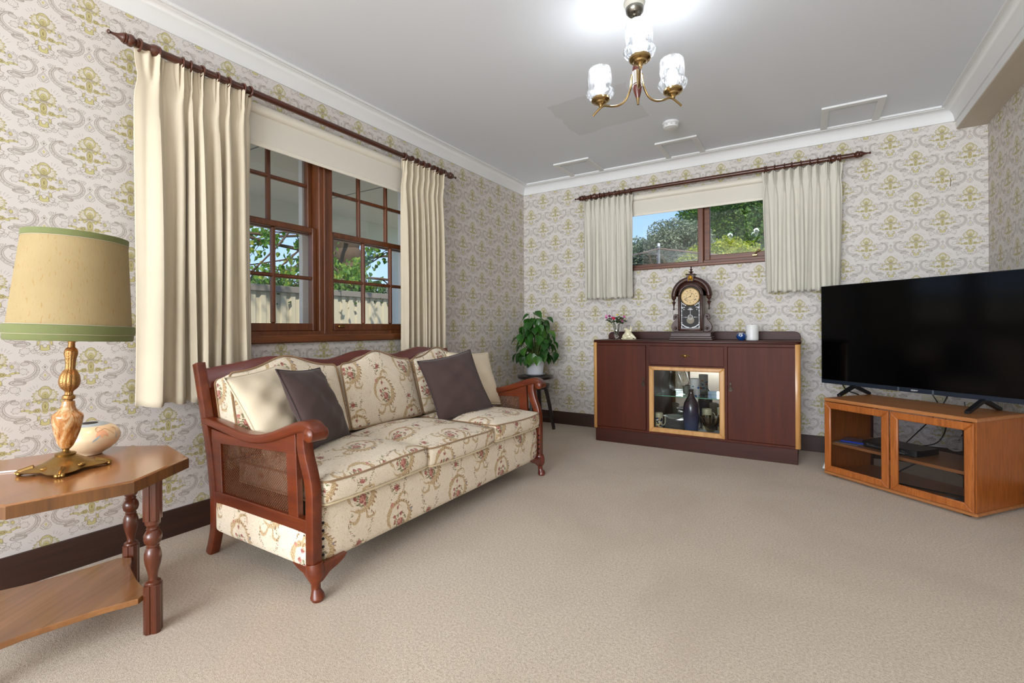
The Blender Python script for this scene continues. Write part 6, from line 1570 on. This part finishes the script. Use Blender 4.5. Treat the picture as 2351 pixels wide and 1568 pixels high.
g = G(); g.box(-4.70, L - .25, 4.98, 5.0, 2.405, 2.41, 0); g.box(-4.9, L - .25, 3.35, 3.358, 2.396, 2.4005, 0); g.box(-4.9, L - .25, 2.1, 2.108, 2.396, 2.4005, 0); g.build('soffit_batten', plain('batten_grey', (150, 144, 130), .6), vr, smooth=False)
fence = thing('fence', 'cream ribbed steel boundary fence with a grey top rail beyond the left window', 'fence', (-6.0, 5, -.3))
g = G(); n = 0; y = -3.0
vs = []; fs = []
while y < 16:
    for (dy, dx) in ((0, 0), (.055, 0), (.07, -.022), (.115, -.022), (.13, 0)): vs += [(-6.0 + dx, y + dy, -.3), (-6.0 + dx, y + dy, 1.52)]
    y += .14
for i in range(len(vs) // 2 - 1): fs.append((2 * i, 2 * i + 2, 2 * i + 3, 2 * i + 1))
g.add(vs, fs); g.build('steel_sheet', plain('fence_cream', (190, 180, 152), .5, var=.03), fence, smooth=False)
g = G(); g.box(-6.05, -5.965, -3, 16, 1.50, 1.585, .004); g.build('top_rail', plain('fence_rail', (128, 120, 108), .5, var=.03), fence)
g = G(); rnd = random.Random(8)
for i in range(150): leafcloud(g, (-6.32 + rnd.uniform(-.12, .12), 1.5 + i * .065, 1.46 + rnd.uniform(-.08, .10)), (.26, .22, .22), 85, .065, rnd, .1)
hd = g.build('hedge', leafmat('hedge_leaf', (24, 44, 16), (50, 84, 30), (104, 132, 50)), smooth=False); tag(hd, 'clipped green hedge showing above the boundary fence', 'hedge')
# tree with thick trunk
tr_ = thing('street_tree', 'broad leafed tree with a thick knotty trunk and spreading branches beyond the fence', 'tree', (-8.2, 6.8, -.3))
bark = plain('bark', (84, 66, 48), .9, var=.35, scale=14, bump=1, bscale=20)
g = G(); pts = smoothpts([(-8.2, 6.85, -.3), (-8.2, 6.82, 1.2), (-8.15, 6.78, 2.0), (-8.2, 6.70, 2.8), (-8.2, 6.6, 4.2)], 8); n = len(pts); rs = [.36 - .10 * i / n + .03 * sin(i * 2.1) for i in range(n)]
g.tube(pts, rs, 14); g.build('trunk', bark, tr_)
gb = G(); gl2 = G(); rnd = random.Random(31)
def branch(p, d, L_, r, depth):
    q = Vector(p); d = Vector(d).normalized(); path = [q.copy()]
    for i in range(5):
        d = (d + Vector((rnd.uniform(-.25, .25), rnd.uniform(-.25, .25), rnd.uniform(-.22, .18)))).normalized(); q = q + d * (L_ / 5); path.append(q.copy())
        if depth and rnd.random() < .75: branch(q, d + Vector((rnd.uniform(-1, 1), rnd.uniform(-1, 1), rnd.uniform(-.8, .6))), L_ * .5, r * .45, depth - 1)
        if depth <= 1:
            for _ in range(5):
                b = q + Vector((rnd.uniform(-.12, .12), rnd.uniform(-.12, .12), rnd.uniform(-.16, .05))); t_ = Vector((rnd.uniform(-.5, .5), rnd.uniform(-.5, .5), -1 + rnd.uniform(-.2, .9))).normalized()
                heart(gl2, b, t_, (rnd.uniform(-1, 1), rnd.uniform(-1, 1), .3), rnd.uniform(.05, .095), .1)
    gb.tube(path, [r * .6 * (1 - .12 * i) for i in range(len(path))], 6)
for (p, d, L_, r) in (((-8.1, 6.7, 2.35), (.55, -1, .12), 3.6, .07), ((-8.1, 6.7, 2.7), (.5, -1, .35), 4.0, .07), ((-8.1, 6.8, 2.2), (.8, -.2, .2), 1.6, .04), ((-8.1, 6.9, 2.1), (.6, .9, .1), 2.6, .05), ((-8.0, 6.7, 2.9), (.6, .6, .5), 3.2, .05), ((-7.9, 6.5, 2.0), (.6, -.5, -.02), 1.5, .03), ((-8.1, 7.0, 2.5), (.3, 1, .1), 3, .05), ((-7.6, 4.0, 2.5), (.2, -1, -.12), 1.6, .04), ((-7.7, 3.8, 2.3), (.1, -1, -.05), 1.5, .03), ((-7.9, 6.2, 2.5), (.3, -1, -.05), 2.6, .05), ((-7.8, 5.4, 2.7), (.2, -1, -.12), 2.2, .04), ((-7.7, 4.8, 2.6), (.1, -1, -.2), 1.6, .04)):
    branch(p, d, L_, r, 2)
gb.build('branches', bark, tr_); gl2.build('foliage', leafmat('broad_leaf', (52, 92, 28), (92, 140, 44), (166, 170, 60)), tr_, smooth=False)
t = thing('neighbour_house', 'neighbouring house roof seen through the leaves beyond the fence', 'house', (-11, 13.5, -.3))
g = G(); g.box(-12.5, -9.6, 12, 16, -.3, 2.2, 0); g.build('wall', plain('house_wall', (190, 184, 172), .7), t, smooth=False)
g = G(); 
for k in range(12): g.box(-12.6 + k * .12, -9.3 - k * .0, 11.8, 16.2, 2.2 + k * .1, 2.29 + k * .1, .005)
g.build('roof', plain('roof_grey', (140, 136, 130), .7, var=.1), t)
g = G(); leafcloud(g, (-20, 16, 1.8), (6, 8, 1.6), 3500, .5, rnd, .5); hl = g.build('distant_trees', leafmat('far_leaf', (50, 74, 40), (84, 110, 60), (140, 152, 90)), smooth=False); tag(hl, 'distant low line of trees on the horizon beyond the fence', 'trees', kind='stuff')

# ------------------------------------------------------------ outside, behind the back wall
def crown(name, label, blobs, n, size, mats, trunk, seed):
    r = random.Random(seed); t = thing(name, label, 'tree', (trunk[0], trunk[1], -.3))
    g = G()
    for (c, rr) in blobs:
        for _ in range(14):
            a = Vector((r.gauss(0, 1), r.gauss(0, 1), r.gauss(0, 1))).normalized(); leafcloud(g, Vector(c) + Vector((a.x * rr[0], a.y * rr[1], a.z * rr[2])) * .62, (rr[0] * .5, rr[1] * .5, rr[2] * .5), n // 14, size, r, .2)
    g.build('foliage', mats, t, smooth=False)
    g = G(); g.tube([(trunk[0], trunk[1], -.3), (trunk[0], trunk[1], trunk[2])], [trunk[3], trunk[3] * .5], 10); g.build('trunk', bark, t)
crown('evergreen_tree', 'tall dense bright green tree at the right beyond the small back window', [((-1.7, 15.5, 4.6), (1.7, 1.5, 1.7)), ((-2.6, 17.5, 5.2), (1.3, 1.5, 1.5)), ((-.6, 14.5, 3.6), (1.8, 1.5, 2.0)), ((-1.6, 15.2, 2.6), (2.4, 1.2, 1.6)), ((.6, 15, 4.5), (1.8, 1.4, 2.2))], 17000, .085, leafmat('evergreen_leaf', (34, 66, 18), (74, 118, 30), (142, 168, 62)), (-1.6, 16, 4, .25), 41)
crown('olive_tree', 'silvery grey green tree left of the dense tree beyond the back window', [((-2.75, 12.2, 2.95), (.85, .8, .72)), ((-3.6, 12.6, 2.75), (.8, .7, .62)), ((-2.3, 12.3, 2.5), (.8, .7, .8)), ((-3.2, 12.4, 2.0), (1.3, .8, .7))], 15000, .062, leafmat('olive_leaf', (84, 98, 72), (136, 148, 116), (184, 190, 160)), (-3, 12.6, 2.6, .12), 43)
crown('yellow_shrub', 'yellow green leafy shrub just outside the back window', [((-1.75, 10.2, 2.22), (.55, .4, .42)), ((-2.15, 10.3, 2.0), (.45, .4, .40)), ((-1.15, 9.8, 2.30), (.42, .4, .50)), ((-.7, 9.9, 2.0), (.5, .4, .45)), ((-1.6, 10.2, 1.6), (1.2, .4, .4))], 6500, .055, leafmat('yellow_leaf', (96, 120, 24), (156, 170, 34), (206, 200, 70)), (-1.6, 10.3, 2.0, .05), 47)
hh = thing('clothes_hoist', 'rotary clothes hoist with grey metal arms outside the back window', 'clothes hoist', (-2.34, 9.0, -.3))
met = plain('galvanised', (134, 132, 128), .45, metal=.6, var=.1)
g = G(); g.tube([(-2.34, 9, -.3), (-2.34, 9, 2.5)], .028, 12); g.build('mast', met, hh)
for k in range(4):
    a = rad(6 + 90 * k); e = (-2.34 + 1.9 * cos(a), 9 + 1.9 * sin(a), 2.10)
    g = G(); g.tube([(-2.34, 9, 2.46), e], .016, 8); g.tube([(-2.34, 9, 1.75), (-2.34 + 1.1 * cos(a), 9 + 1.1 * sin(a), 2.25)], .012, 8); g.build('arm', plain('rusty_metal', (120, 98, 80), .5, metal=.4, var=.2), hh)
g = G()
for rr in (.6, 1.0, 1.4, 1.8):
    P4 = [(-2.34 + rr * cos(rad(6 + 90 * k)), 9 + rr * sin(rad(6 + 90 * k)), 2.46 - .36 * rr / 1.9) for k in range(4)]
    for k in range(4): g.tube([P4[k], P4[(k + 1) % 4]], .003, 5)
g.build('lines', met, hh)
g = G(); g.box(-2.36, -2.32, 8.98, 9.02, 2.5, 2.56, .004); g.build('cap', M['white'], hh)
